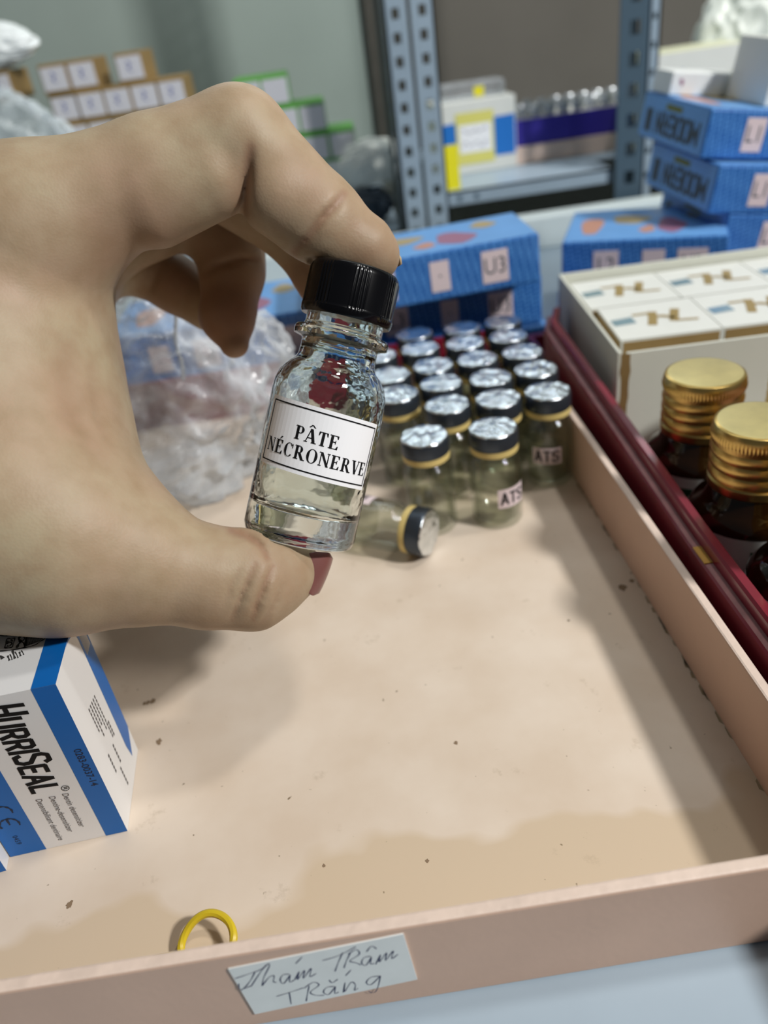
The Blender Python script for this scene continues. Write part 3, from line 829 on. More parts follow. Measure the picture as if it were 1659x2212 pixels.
# ------------------------------------------------------------------ glass vials in the tray
VG = thin_glass('vial_glass', (253, 254, 252), (216, 220, 214))
LIQ = thin_glass('clear_liquid', (249, 250, 246), (220, 222, 212), 0.02)
FOIL = mat('crimped_silver_foil', (226, 234, 240), rough=0.22, metal=1.0, bump=1.0, bscale=190)
DKMET = mat('dark_grey_aluminium', (72, 80, 90), rough=0.35, metal=0.75)
STOP = mat('yellow_rubber_stopper', (214, 192, 124), rough=0.5)
def make_vial(label):
    t = thing('glass_vial', label, 'vial', (0, 0, 0), (0, 0, 0), 'silver-capped glass vials in the peach tray')
    r = 0.0106
    pr = [(0, 0.0006), (0.0085, 0.0003), (0.0099, 0.0), (r, 0.0012), (r, 0.0270), (0.0102, 0.0292), (0.0088, 0.0308), (0.0074, 0.0318), (0.0072, 0.0328), (0.0086, 0.0334), (0.0088, 0.0352), (0.0060, 0.0353),
          (0.0058, 0.0320), (0.0084, 0.0298), (0.0094, 0.0272), (0.0094, 0.0030), (0.0085, 0.0022), (0, 0.0021)]
    m = MB(); m.lathe(pr, 40, VG); m.build('glass_body', t, smooth=True, weld=True, angle=60)
    m = MB(); m.lathe([(0, 0.0024), (0.0084, 0.0025), (0.0091, 0.0033), (0.0091, 0.0150), (0.0, 0.0149)], 36, LIQ); m.build('liquid', t, smooth=True, weld=True)
    m = MB(); m.lathe([(0.0088, 0.0336), (0.0098, 0.0336), (0.0099, 0.0342), (0.0099, 0.0362), (0.0, 0.0363)], 40, STOP); m.build('stopper', t, smooth=True)
    m = MB(); m.lathe([(0.0098, 0.0364), (0.0100, 0.0366), (0.0100, 0.0418), (0.0096, 0.0426), (0.0090, 0.0428), (0.0, 0.0428)], 40, DKMET)
    m.build('seal', t, smooth=True)
    m = MB(); n = 40; rings = [(0.0097, 0.04285), (0.0095, 0.0432)] + [(0.0092 * (1 - q / 11), 0.0434) for q in range(12)]
    m.lathe(rings, n, FOIL, rf=lambda rr, z, a: rr * (1 + 0.02 * math.sin(3 * a) + 0.015 * math.sin(7 * a)))
    random.seed(11)
    m.v = [(x, y, z + 0.0006 * mnoise.noise(Vector((x * 160, y * 420, 3.0)))) for x, y, z in m.v]
    m.build('foil_top', t, smooth=True, weld=True, angle=180)
    return t
def vial_label(parent, ang, z0, z1, halfw, txt=True):
    mb = MB(); r = 0.01075
    for i in range(10):
        a0 = ang - halfw + 2 * halfw * i / 10; a1 = ang - halfw + 2 * halfw * (i + 1) / 10
        mb.add([(r * math.cos(a0), r * math.sin(a0), z0), (r * math.cos(a1), r * math.sin(a1), z0), (r * math.cos(a1), r * math.sin(a1), z1), (r * math.cos(a0), r * math.sin(a0), z1)], [(0, 1, 2, 3)], PINKPAPER)
    def w(u, v):
        a = ang + u / r; return ((r + 1.1e-4) * math.cos(a), (r + 1.1e-4) * math.sin(a), (z0 + z1) / 2 + v)
    mb.text(block_geo('ATS', 0.0054, 0.17, 0.95, 0.16)[0], w, INK)
    return mb.build('paper_label', parent, smooth=True)
rows = [('back row', [(895, 721), (997, 709), (1085, 696)]),
        ('second row from the back', [None, (907, 752), (1004, 741), (1097, 725)]),
        ('third row from the back', [(843, 810), (934, 791), (1031, 775), (1128, 760)]),
        ('fourth row from the back', [(857, 852), (952, 827), (1060, 816), (1158, 798)]),
        ('second row from the front', [(966, 874), (1076, 861), (1183, 845)]),
        ('front row', [(916, 942), (1065, 924)])]
ordn = {2: ['left', 'right'], 3: ['left', 'middle', 'right'], 4: ['first from the left', 'second from the left', 'third from the left', 'last on the right']}
VPOS = []
for rn, ps in rows:
    for k, p in enumerate(ps):
        xy = np.array([0.0085, 0.3775]) if p is None else on_z(p, 0.043)[:2]
        VPOS.append([rn, ordn[len(ps)][k], xy])
for _ in range(60):
    for i in range(len(VPOS)):
        for j in range(i):
            d = VPOS[i][2] - VPOS[j][2]; L = np.hypot(*d)
            if L < 0.0216:
                s = d / L * (0.0216 - L) / 2; VPOS[i][2] = VPOS[i][2] + s; VPOS[j][2] = VPOS[j][2] - s
vials = []
v0 = make_vial('')
for i, (rn, k, xy) in enumerate(VPOS):
    o = v0 if i == 0 else copy_tree(v0)
    o.location = (xy[0], xy[1], 0.0001); o.rotation_euler = (0, 0, random.uniform(0, 6.28))
    if rn == 'front row':
        o['label'] = 'silver-capped glass vial with an ATS sticker, front row' if k == 'right' else 'silver-capped glass vial without a sticker, front row next to the fallen one'
    elif rn == 'second row from the front' and k == 'right':
        o['label'] = 'silver-capped glass vial with an ATS sticker against the tray side wall'
    else:
        o['label'] = 'upright silver-capped glass vial, %s, %s' % (rn, k)
    vials.append(o)
for o in vials:
    if 'ATS' in o['label']:
        o.rotation_euler = (0, 0, 0)
        if 'front row' in o['label']: vial_label(o, math.radians(-62), 0.0105, 0.0195, 0.62)
        else: vial_label(o, math.radians(-108), 0.0125, 0.0205, 0.62)
# the fallen one
fv = copy_tree(v0)
fv['label'] = 'glass vial lying on its side in front of the upright vials, cap towards the right'
phi = math.radians(32)
nrm = Vector((math.cos(phi), -math.sin(phi), 0))
capc = Vector(on_z((929, 1152), 0.0106))
Q = nrm.to_track_quat('Z', 'Y')
fv.rotation_mode = 'QUATERNION'; fv.rotation_quaternion = Q
fv.location = capc - nrm * 0.0434; fv.location.z = 0.0108
vial_label(fv, math.radians(60), 0.006, 0.018, 0.75)

# ------------------------------------------------------------------ crumpled clear plastic bag behind the hand
def make_bag(name, center, rad, seed, m_, amp=0.35, floor_z=None, fine=0.20):
    bm = bmesh.new(); bmesh.ops.create_icosphere(bm, subdivisions=6, radius=1.0)
    c = Vector(center)
    for v in bm.verts:
        d = v.co.normalized(); p = d * 1.6 + Vector((seed * 3.1, seed * 1.7, 0))
        a = mnoise.noise(p); b = 1 - abs(mnoise.noise(p * 2.1 + Vector((5, 1, 2)))) * 2; e = 1 - abs(mnoise.noise(p * 4.7)) * 2
        f = 1 + amp * (0.55 * a + 0.35 * (b - 0.5) + fine * (e - 0.5))
        w = d * f
        v.co = c + Vector((w.x * rad[0], w.y * rad[1], w.z * rad[2]))
        if floor_z is not None and v.co.z < floor_z: v.co.z = floor_z + 0.0002 * (1 + mnoise.noise(p * 9))
    me = bpy.data.meshes.new(name); bm.to_mesh(me); bm.free()
    me.polygons.foreach_set('use_smooth', [True] * len(me.polygons)); me.materials.append(m_)
    o = bpy.data.objects.new(name, me); COL.objects.link(o)
    return o
BAG = bag_mat('clear_plastic_film', 0.34)
bag = make_bag('plastic_bag', (-0.100, 0.353, 0.049), (0.064, 0.042, 0.056), 2.0, BAG, 0.38, 0.0003)
tag(bag, 'crumpled clear plastic bag standing in the peach tray behind the hand', 'plastic bag')
m = MB(); pts = []
for i in range(26):
    t = i / 25; p = on_y((372 + 22 * t + 4 * math.sin(9 * t), 640 + 180 * t), 0.322); pts.append(p)
m.tube(pts, [0.0006 + 0.0004 * abs(math.sin(i * 1.9)) for i in range(26)], 6, mat('milky_plastic_seam', (225, 232, 238), rough=0.15, trans=0.4)); m.build('zip_seam', bag, smooth=True)

# ------------------------------------------------------------------ white and blue dental cartons at the left
def make_hurri(label, loc, yaw, full=True):
    t = thing('medicine_carton', label, 'carton', loc, (0, 0, yaw))
    W, D_, H = 0.0335, 0.0305, 0.0595
    WH = mat('white_glossy_card', (226, 226, 226), rough=0.35)
    m = MB(); m.box(-W, 0, 0, D_, 0.0, H, WH)
    e = 0.00006
    BS = 0.0062; BL_ = 0.0102
    def fr(x0, x1, z0, z1, mm): m.add([(x0, -e, z0), (x1, -e, z0), (x1, -e, z1), (x0, -e, z1)], [(0, 1, 2, 3)], mm)
    def sd(y0, y1, z0, z1, mm): m.add([(e, y0, z0), (e, y1, z0), (e, y1, z1), (e, y0, z1)], [(0, 1, 2, 3)], mm)
    def tp(x0, x1, y0, y1, mm): m.add([(x0, y0, H + e), (x1, y0, H + e), (x1, y1, H + e), (x0, y1, H + e)], [(0, 1, 2, 3)], mm)
    fr(-BS, 0, 0, H, BLUET); fr(-W, -W + BL_, 0, H, BLUET)
    tp(-BS, 0, -e, D_, BLUET); tp(-W, -W + BL_, -e, D_, BLUET)
    # side face: blue back edge with a curved start
    pts = [(e, D_, 0.011), (e, D_, H), (e, D_ * 0.42, H)]
    for k in range(9):
        t_ = k / 8; pts.append((e, D_ * (0.42 + 0.34 * math.sin(t_ * PI / 2)), H - 0.0055 * (1 - math.cos(t_ * PI / 2))))
    pts += [(e, D_ * 0.76, 0.010), (e, D_ * 0.80, 0.004)]
    m.poly(pts, BLUET)
    sd(D_ * 0.80, D_ * 0.97, H - 0.0125, H - 0.0015, WH)
    if full:
        # the brand word runs down the face, letter tops to the right
        def down(a, b): return lambda u, v: (a + v, -2 * e, b - u)
        xb = -0.0188
        off = 0.0
        for ch, sz in zip('HURRISEAL', (.0092, .0071, .0071, .0071, .0071, .0092, .0071, .0071, .0071)):
            g, wd = block_geo(ch, sz, 0.17 if sz < .009 else 0.135, 0.78 if sz < .009 else 0.66, centre=False, shear=0.12)
            m.text(g, down(xb, H - 0.0028 - off), INK)
            off += wd + 0.00088
        m.text(text_geo('®', 0.0030, align='LEFT'), down(xb + 0.0085, H - 0.0022 - off + 0.0008), INK)
        for k, s in enumerate(('Dentin desensitizer', 'Dentine-desensitizer', 'Desensibilisant dentinaire')):
            g = text_geo(s, 0.0024, align='LEFT', shear=0.2); wmax = max(p[0] for p in g[0])
            ln = (0.0150, 0.0160, 0.0185)[k]
            m.text(([(p[0] * ln / wmax, p[1]) for p in g[0]], g[1]), down(xb + 0.0078 - 0.0036 * k, H - 0.0385), SOFTINK)
        m.text(text_geo('0283-0037-14', 0.0028, bold=0.01, align='LEFT', sx=0.95), down(-0.0026, H - 0.0232), mat('dark_blue_ink', (8, 30, 62), rough=0.5))
        DB = MATS['dark_blue_ink']
        for cx, zz in ((-W + 0.0048, 0.0185), (-W + 0.0048, 0.0132)):
            g = [(cx + 0.0026 * math.sin(a), zz + 0.0026 * math.cos(a)) for a in np.linspace(-1.9, 1.9, 10) - 0.0]
            m.text(ribbon([(x, 2 * zz - z + 0) for x, z in g] if False else g, 0.0007), lambda a, b: (a, -2 * e, b), DB)
        m.text(ribbon([(-W + 0.0048, 0.0158), (-W + 0.0048, 0.0136), (-W + 0.0048, 0.0132)], 0.0007), lambda a, b: (a, -2 * e, b), DB)
        m.text(text_geo('0459', 0.0020, align='LEFT'), down(-W + 0.0042, 0.0085), DB)
        # small print on the side
        for k in range(5):
            y = D_ * (0.34 + 0.055 * k); z1 = H - 0.020 - 0.0004 * k; ln = (0.011, 0.013, 0.010, 0.014, 0.019)[k]
            for q_ in range(int(ln / 0.0016)):
                z = z1 - q_ * 0.0016; sd(y, y + 0.0007, z - 0.0012, z, SOFTINK)
        for (y, z, ln) in ((0.30, 0.022, 0.009), (0.48, 0.020, 0.008), (0.42, 0.012, 0.008), (0.60, 0.026, 0.007)):
            for q_ in range(int(ln / 0.0016)): sd(D_ * y, D_ * y + 0.0009, z - q_ * 0.0016 - 0.0012, z - q_ * 0.0016, SOFTINK)
        # old engraving on the top: domes, a mast and steps in pen strokes
        EN = mat('engraving_ink', (58, 58, 58), rough=0.6)
        Mi = Matrix.Translation(Vector(loc)) @ Matrix.Rotation(yaw, 4, 'Z'); Mi = Mi.inverted()
        def top_xy(p):
            w_ = on_z((p[0] / 7.32, 1340 + p[1] / 7.32), loc[2] + H); l_ = Mi @ Vector(w_); return (l_.x, l_.y)
        EG = [([(300, 230), (480, 205), (620, 230), (720, 290)], .0003), ([(720, 290), (640, 340), (560, 390), (420, 430), (300, 450)], .0004), ([(330, 240), (300, 300), (330, 340), (285, 395), (270, 440)], .0009),
              ([(445, 230), (415, 300), (405, 380), (385, 440)], .0009), ([(300, 330), (360, 350), (400, 400)], .0006), ([(370, 240), (390, 290), (360, 330)], .0005), ([(110, 295), (175, 288), (240, 285)], .0005), ([(110, 300), (92, 370), (75, 440)], .0004),
              ([(75, 440), (130, 438), (190, 430)], .0005), ([(240, 285), (218, 360), (195, 430)], .0003), ([(130, 330), (110, 380), (150, 350), (190, 370), (150, 410), (110, 410)], .0006), ([(170, 310), (200, 330), (180, 350)], .0005),
              ([(125, 560), (140, 600), (155, 640)], .0005), ([(200, 480), (220, 545), (240, 610)], .0006), ([(310, 500), (320, 535), (330, 570)], .0005), ([(160, 540), (185, 590), (195, 630)], .0003), ([(240, 500), (270, 550), (290, 600)], .0003), ([(340, 480), (365, 515), (380, 550)], .0003),
              ([(240, 160), (330, 150), (420, 130), (560, 110)], .0008), ([(250, 135), (310, 130), (390, 160)], .0008), ([(200, 230), (280, 205), (340, 190), (420, 205)], .0008), ([(85, 190), (97, 222), (110, 255)], .0005), ([(0, 245), (120, 252), (330, 225)], .0004),
              ([(0, 490), (130, 480), (290, 455), (420, 430)], .0005), ([(-40, 600), (10, 570), (50, 610)], .0010), ([(-60, 300), (-20, 380), (-60, 460)], .0006)]
        for k in range(16):
            a = k / 15; x0 = 430 + 250 * a; EG.append(([(x0, 222 + 55 * a), (x0 - 12, 290 + 20 * a), (x0 - 26, 420 - 95 * a)], .00022))
        for pts, wd in EG: m.text(ribbon([top_xy(p) for p in pts], wd), lambda a_, b_: (a_, b_, H + 2 * e), EN)
    m.build('carton_body', t)
    return t
make_hurri('white carton with royal blue stripes and black italic lettering, standing under the hand', (-0.0873, 0.1480, 0.0001), math.radians(5))
make_hurri('white and blue carton at the corner of the picture, cut off by its edge', tuple(on_z((14, 1880), 0.0001)), math.radians(9), full=False)

# ------------------------------------------------------------------ red tray on the right with brown bottles
RT = thing('lacquer_tray', 'crimson lacquered tray beside the peach tray, full of brown bottles', 'tray', (0, 0, 0))
m = MB()
def rzt(y): return 0.0362 + max(0, (y - 0.20)) * 0.040     # the long side warps up towards the far end
ys = np.linspace(0.02, 0.405, 24)
sec = []
for y in ys:
    xo = 0.0966 - (y - 0.25) * 0.0 + (0.006 * max(0, (y - 0.385) / 0.02) ** 2)
    zt = rzt(y)
    sec.append([(xo, y, -0.002), (xo, y, zt - 0.0052), (xo + 0.0006, y, zt - 0.0044), (xo + 0.0030, y, zt - 0.0042), (xo + 0.0034, y, zt - 0.0008), (xo + 0.0042, y, zt), (xo + 0.0068, y, zt), (xo + 0.0074, y, zt - 0.0008), (xo + 0.0074, y, -0.002)])
vs = [p for s in sec for p in s]; K = len(sec[0])
fs = []; fw = []
for j in range(len(sec) - 1):
    for i in range(K):
        a = j * K + i; b = j * K + (i + 1) % K
        (fw if i in (2,) else fs).append((a, b, b + K, a + K))
fs += [tuple(range(K)), tuple((len(sec) - 1) * K + i for i in range(K))]
m.add(vs, fs, CRIMSON)
o = len(m.v); m.add(vs, fw, CRIMSON_WORN)
# bit of yellowed tape
p = on_y((1530, 1205), 0.1950)
zt = rzt(0.195)
m.box(0.0970, 0.0999, 0.190, 0.199, zt - 0.00425, zt - 0.0039, mat('yellowed_tape', (186, 140, 50), rough=0.4))
m.build('side_wall', RT)
m = MB(); m.box(0.104, 0.40, 0.02, 0.435, -0.002, 0.0, mat('dark_red_lining', (92, 30, 40), rough=0.6)); m.build('base', RT)
m = MB(); m.box(0.0990, 0.405, 0.4355, 0.439, -0.002, 0.018, CRIMSON); m.box(0.0990, 0.1020, 0.4055, 0.4354, -0.002, 0.018, CRIMSON); m.build('back_wall', RT)
m = MB(); m.box(0.4005, 0.405, 0.02, 0.435, -0.002, 0.036, CRIMSON); m.build('side_wall', RT)
m = MB(); m.box(0.104, 0.40, 0.0155, 0.0195, -0.002, 0.036, CRIMSON); m.build('front_wall', RT)

AMB = mat('amber_glass', (40, 21, 6), rough=0.04, spec=0.6, trans=0.35, ior=1.5)
GCAP = mat('gold_aluminium', (214, 182, 110), rough=0.28, metal=0.95)
GTOP = mat('lit_gold_aluminium', (240, 224, 160), rough=0.38, metal=0.75, vary=0.12, vscale=90, bump=0.15, bscale=120)  # bright reflection on the cap tops put into a paler gold
def make_amber():
    t = thing('medicine_bottle', '', 'bottle', (0, 0, 0), (0, 0, 0), 'brown glass bottles with gold caps')
    r = 0.0203
    pr = [(0, 0.0005), (0.018, 0.0), (r, 0.002), (r, 0.0255), (0.0198, 0.0285), (0.0182, 0.0310), (0.0165, 0.0325), (0.0150, 0.0345), (0.0140, 0.0375), (0.0132, 0.0390), (0.0128, 0.0400), (0.0128, 0.0590), (0, 0.0592)]
    m = MB(); m.lathe(pr, 56, AMB); m.build('glass_body', t, smooth=True, angle=60)
    def kn(rr, z, a): return rr + (0.00018 * math.cos(80 * a) if 0.0568 < z < 0.0592 else 0)
    cp = [(0.0135, 0.0385), (0.0143, 0.0384), (0.0147, 0.0392), (0.0147, 0.0415), (0.0142, 0.0422), (0.0146, 0.0428), (0.0147, 0.0450), (0.0142, 0.0462), (0.0147, 0.0474), (0.0147, 0.0492), (0.0142, 0.0504), (0.0147, 0.0516), (0.0148, 0.0530), (0.0143, 0.0545), (0.0146, 0.0560), (0.0148, 0.0570), (0.0149, 0.0580), (0.0148, 0.0592), (0.0147, 0.0602), (0.0142, 0.0614), (0.0134, 0.0618)]
    m = MB(); m.lathe(cp, 240, GCAP, rf=kn); m.lathe([(0.0133, 0.0618), (0.0125, 0.0619), (0.0, 0.06195)], 60, GTOP); m.build('screw_cap', t, smooth=True, angle=28)
    m = MB()
    for i in range(48):
        a0, a1 = 2 * PI * i / 48, 2 * PI * (i + 1) / 48; rr = r + 0.0001
        m.add([(rr * math.cos(a0), rr * math.sin(a0), 0.003), (rr * math.cos(a1), rr * math.sin(a1), 0.003), (rr * math.cos(a1), rr * math.sin(a1), 0.0270), (rr * math.cos(a0), rr * math.sin(a0), 0.0270)], [(0, 1, 2, 3)], PAPER_GREY)
    for i in range(6):
        a0, a1 = -2.35 + 0.10 * i, -2.35 + 0.10 * (i + 1); rr = r + 0.0002
        m.add([(rr * math.cos(a0), rr * math.sin(a0), 0.013), (rr * math.cos(a1), rr * math.sin(a1), 0.013), (rr * math.cos(a1), rr * math.sin(a1), 0.0225), (rr * math.cos(a0), rr * math.sin(a0), 0.0225)], [(0, 1, 2, 3)], mat('green_print', (20, 84, 52), rough=0.5))
    m.build('paper_label', t, smooth=True)
    return t
a0 = make_amber()
A = [((0.1262, 0.2640), 'brown glass bottle with gold cap in front of the white box', 0.0), ((0.1268, 0.2225), 'brown glass bottle with gold cap, second from the white box, nearest whole cap', 0.4),
     ((0.1290, 0.1812), 'brown glass bottle at the picture edge with its cap cut off', 0.2), ((0.1690, 0.2660), 'brown glass bottle whose gold cap just enters at the picture edge', 1.0)]
for i, (xy, lb_, rz) in enumerate(A):
    o = a0 if i == 0 else copy_tree(a0)
    o.location = (xy[0], xy[1], 0.0002); o.rotation_euler = (0, 0, rz); o['label'] = lb_

# white open box with small cartons
WB = thing('open_box', 'open white cardboard box with a torn corner, holding small white cartons', 'box', (0.1085, 0.3085, 0.0002), (0, 0, math.radians(-3.0)))
CREAM = mat('off_white_card', (216, 218, 206), rough=0.55, vary=0.03, vscale=30)
WW, WD, WHH, WT = 0.150, 0.118, 0.0550, 0.0016
m = MB(); m.box(0, WW, 0, WD, 0, 0.0015, CREAM); m.build('base', WB)
m = MB(); m.box(0.0040, WW, 0, WT, 0.0016, WHH - 0.0008, CREAM); m.build('front_wall', WB)
m = MB(); m.box(0, WT, 0.0006, WD, 0.0016, WHH, CREAM); m.build('side_wall', WB, bevel=0.0004)
m = MB(); m.box(WW - WT, WW, WT, WD, 0.0016, WHH, CREAM); m.build('side_wall', WB)
m = MB(); m.box(WT, WW - WT, WD - WT, WD, 0.0016, WHH, CREAM); m.build('back_wall', WB)
m = MB()
random.seed(2)
zs = np.linspace(0.0016, WHH - 0.001, 14)
L_ = [(0.0012 + 0.0008 * random.random(), z) for z in zs]; R_ = [(0.0046 + 0.0012 * random.random(), z) for z in zs]
for k in range(13): m.add([(L_[k][0], 0.0004, L_[k][1]), (R_[k][0], -0.0003, R_[k][1]), (R_[k + 1][0], -0.0003, R_[k + 1][1]), (L_[k + 1][0], 0.0004, L_[k + 1][1])], [(0, 1, 2, 3)], KRAFT)
o = m.build('torn_corner', WB); o['label'] = 'torn brown corner'
def make_small_carton():
    t = thing('small_carton', '', 'carton', (0, 0, 0), (0, 0, 0), 'small white cartons in the open box')
    w, d, h = 0.0455, 0.0440, 0.0485
    m = MB(); m.box(0, w, 0, d, 0, h, WHITECARD)
    for k in range(1): m.box(0.001, w - 0.001, -0.0002, 0.0, 0.0, h - 0.0012, KRAFT)
    m.box(-0.0002, 0.0, 0.001, d - 0.001, 0.0, h - 0.0012, KRAFT)
    m.build('carton_body', t)
    # gold emblem on the lid: two mirrored hooks crossing in the middle
    m = MB(); cx, cy, z = w * 0.58, d * 0.50, h + 0.00012
    for pts, wd in (([(-12.7, 7), (-4, 7)], 2.4), ([(-3.6, 7.6), (-5.2, 1), (-7.8, -7)], 4.2), ([(-4.5, 2.4), (0, 1.6), (3.6, -1.5)], 3.0), ([(7.4, 8), (5.2, 2), (3.0, -5)], 4.2), ([(3.4, -5.4), (13, -6.6)], 2.4)):
        g = pen([(cx + x * .001, cy + y * .00105) for x, y in pts], wd * .001)
        m.text(g, lambda a, b: (a, b, z), GOLD)
    m.build('gold_emblem', t)
    m = MB(); m.add([(0.002, d * 0.40, z), (0.0125, d * 0.43, z), (0.012, d * 0.62, z), (0.0015, d * 0.58, z)], [(0, 1, 2, 3)], mat('hologram_sticker', (170, 200, 208), rough=0.2, metal=0.5)); m.build('sticker', t)
    return t
s0 = make_small_carton(); k = 0
nm = {(0, 0): 'near row at the torn corner', (0, 1): 'near row second along', (0, 2): 'near row furthest along',
      (1, 0): 'far row at the side wall', (1, 1): 'far row second along', (1, 2): 'far row furthest along'}
Mw = WB.matrix_basis
for r in (0, 1):
    for c in (0, 1, 2):
        o = s0 if k == 0 else copy_tree(s0); k += 1
        lp = Vector((0.0070 + 0.0461 * c + (0.0014 if r == 0 else -0.0012), 0.0245 + 0.0452 * r, 0.0018))
        o.location = Mw @ lp; o.rotation_euler = (0, 0, WB.rotation_euler.z + (0.01 if r else -0.012))
        o['label'] = 'small white carton with gold emblem in the open box, ' + nm[(r, c)]

# ------------------------------------------------------------------ blue boxes of teeth stacked behind
PIC_O = mat('orange_print', (196, 146, 126), rough=0.35); PIC_S = mat('sand_print', (176, 160, 120), rough=0.35); PIC_R = mat('rose_print', (158, 112, 138), rough=0.35)
OLIVE = mat('olive_print', (120, 124, 52), rough=0.5)
def make_blue(label, W, D_, H, stickers, brand=None, dashes=()):
    """origin at the front left bottom corner; x along the front"""
    t = thing('teeth_box', label, 'box', (0, 0, 0), (0, 0, 0), 'blue boxes stacked behind the trays')
    m = MB(); m.box(0, W, 0, D_, 0, H, BLUEP)
    e = 0.0001
    m.add([(0.001, 0.001, H + e), (W - 0.001, 0.001, H + e), (W - 0.001, D_ - 0.001, H + e), (0.001, D_ - 0.001, H + e)], [(0, 1, 2, 3)], BLUEF)
    # picture on the lid
    def blob(cx, cy, rx, ry, mm, s):
        m.poly([(cx + rx * math.cos(a) * (1 + .2 * math.sin(3 * a + s)), cy + ry * math.sin(a) * (1 + .2 * math.cos(2 * a + s)), H + 2 * e) for a in np.linspace(0, 2 * PI, 15)[:-1]], mm)
    for (u, v, ru, rv, mm, s) in ((.16, .45, .07, .30, PIC_O, 0), (.40, .62, .12, .16, PIC_S, 1), (.66, .40, .09, .22, PIC_R, 2), (.82, .72, .06, .12, PIC_S, 3), (.52, .30, .05, .10, PIC_O, 4)):
        blob(u * W, v * D_, ru * W, rv * D_, mm, s)
    if brand:
        # end panel: light blue with a dark brand block, printed upside down as the box lies
        m.add([(-e, 0.001, 0.001), (-e, D_ - 0.001, 0.001), (-e, D_ - 0.001, H - 0.001), (-e, 0.001, H - 0.001)], [(0, 1, 2, 3)], BLUEF)
        g, wd = block_geo(brand, H * 0.46, 0.20, 1.0, 0.10)
        sc = D_ * 0.82 / wd
        m.text(([(p[0] * sc, p[1]) for p in g[0]], g[1]), lambda a, b: (-2 * e, D_ * 0.5 + a, H * 0.42 - b), DARKPRINT)
        m.add([(-2 * e, D_ * .38, H * .74), (-2 * e, D_ * .62, H * .74), (-2 * e, D_ * .62, H * .86), (-2 * e, D_ * .38, H * .86)], [(0, 1, 2, 3)], OLIVE)
    m.build('box_body', t, bevel=0.0012)
    for (u, w, hh, txt) in stickers:
        s = MB(); x = u * W
        s.box(x - w / 2, x + w / 2, -0.0003, -0.00005, H * 0.5 - hh / 2, H * 0.5 + hh / 2, PINKPAPER)
        s.text(text_geo(txt, hh * (0.72 if len(txt) > 1 else 0.35), sx=0.85), lambda a, b: (x + a, -0.00036, H * 0.5 + b), DARKPRINT)
        s.build('sticker', t)
    return t
def place(t, loc, yaw=0, rx=0, ry=0):
    t.location = loc; t.rotation_euler = (math.radians(rx), math.radians(ry), math.radians(yaw)); return t
BW = 0.125
S3 = [(.30, .014, .017, 'L3'), (.555, .0105, .0165, '•'), (.80, .0145, .0175, 'U3')]
place(make_blue('blue box at the bottom of the stack, behind the plastic bag', BW, 0.07, 0.0200, []), (-0.140, 0.447, -0.0020), 0.5)
place(make_blue('blue box at the bottom of the stack, behind the vials', BW, 0.07, 0.0200, []), (-0.010, 0.448, -0.0020), 0.5)
place(make_blue('blue box with a picture lid behind the held bottle', BW, 0.072, 0.0315, [(.22, .012, .016, 'L'), (.44, .0145, .017, 'L3'), (.845, .0125, .0165, '•')]), (-0.144, 0.446, 0.0181), 0.5)
place(make_blue('blue box under the tilted one, its stickers in shade', BW, 0.072, 0.0300, S3), (-0.0130, 0.452, 0.0181), 0.5)
place(make_blue('tilted blue box with U3 sticker on top behind the vials', BW, 0.056, 0.0262, S3), (-0.0195, 0.4245, 0.0488), 1.5, 0, -1.6)
place(make_blue('lower blue box under the L2 one', 0.098, 0.076, 0.0265, []), (0.1315, 0.4905, -0.0020), -20)
place(make_blue('blue box with L2 sticker and picture lid behind the open white box', 0.096, 0.077, 0.0300, [(.28, .015, .018, 'L2'), (.57, .013, .017, '•'), (.80, .017, .017, 'U2')]), (0.1335, 0.4885, 0.0248), -22)
BR = 'MODERN III'
RW = 0.085
ST = [(.355, .0125, .018, 'L1'), (.74, .0125, .018, 'U1')]
place(make_blue('lowest blue box of the right stack', RW, 0.085, 0.0225, [(.5, .012, .015, 'L1')], BR), (0.2340, 0.4720, -0.0019), 4)
place(make_blue('third blue box from the top of the right stack', RW, 0.085, 0.0262, ST, BR), (0.2262, 0.4720, 0.0356), 5, 2.5, 9)
place(make_blue('blue box with L1 sticker, second from the top of the right stack', RW, 0.085, 0.0270, ST, BR), (0.2160, 0.4700, 0.0640), 5, 2.5, 9)
place(make_blue('topmost blue box of the right stack, with L1 sticker', RW, 0.085, 0.0262, ST, BR), (0.2125, 0.4790, 0.0938), 5, 2.7, 9.3)

# ------------------------------------------------------------------ things on the rack behind, right bay
ZS = 0.0481
YL = mat('yellow_label', (226, 220, 120), rough=0.5); YB2 = mat('bright_yellow_card', (236, 226, 30), rough=0.5)
BLUEBAND = mat('bright_blue_print', (40, 120, 206), rough=0.4)
PURP = mat('dark_violet_card', (62, 52, 160), rough=0.4)
t = thing('medicine_box', 'white and blue box with a large yellow label on the rack', 'box', (0.0995, 0.795, ZS), (0, 0, math.radians(1)))
m = MB(); m.box(0, 0.0755, 0, 0.05, 0, 0.0615, WHITECARD)
m.add([(0.001, -0.0002, 0.012), (0.0745, -0.0002, 0.012), (0.0745, -0.0002, 0.046), (0.001, -0.0002, 0.044)], [(0, 1, 2, 3)], BLUEBAND); m.build('box_body', t, bevel=0.0008)
m = MB(); m.box(0.019, 0.0545, -0.0006, -0.0003, 0.008, 0.052, YL); m.add([(0.0215, -0.0007, 0.018), (0.052, -0.0007, 0.018), (0.052, -0.0007, 0.042), (0.0215, -0.0007, 0.042)], [(0, 1, 2, 3)], PAPER)
for k in range(2):
    random.seed(k); z = 0.036 - 0.011 * k
    m.text(ribbon([(0.024 + 0.0022 * i, z + random.uniform(-.003, .003)) for i in range(12)], 0.0007), lambda a, b: (a, -0.0008, b), PEN)
m.build('yellow_label', t)
t = thing('blister_card', 'clear plastic lid with a yellow spot on the white and blue box', 'lid', (0.108, 0.806, ZS + 0.0618), (0, 0, 0))
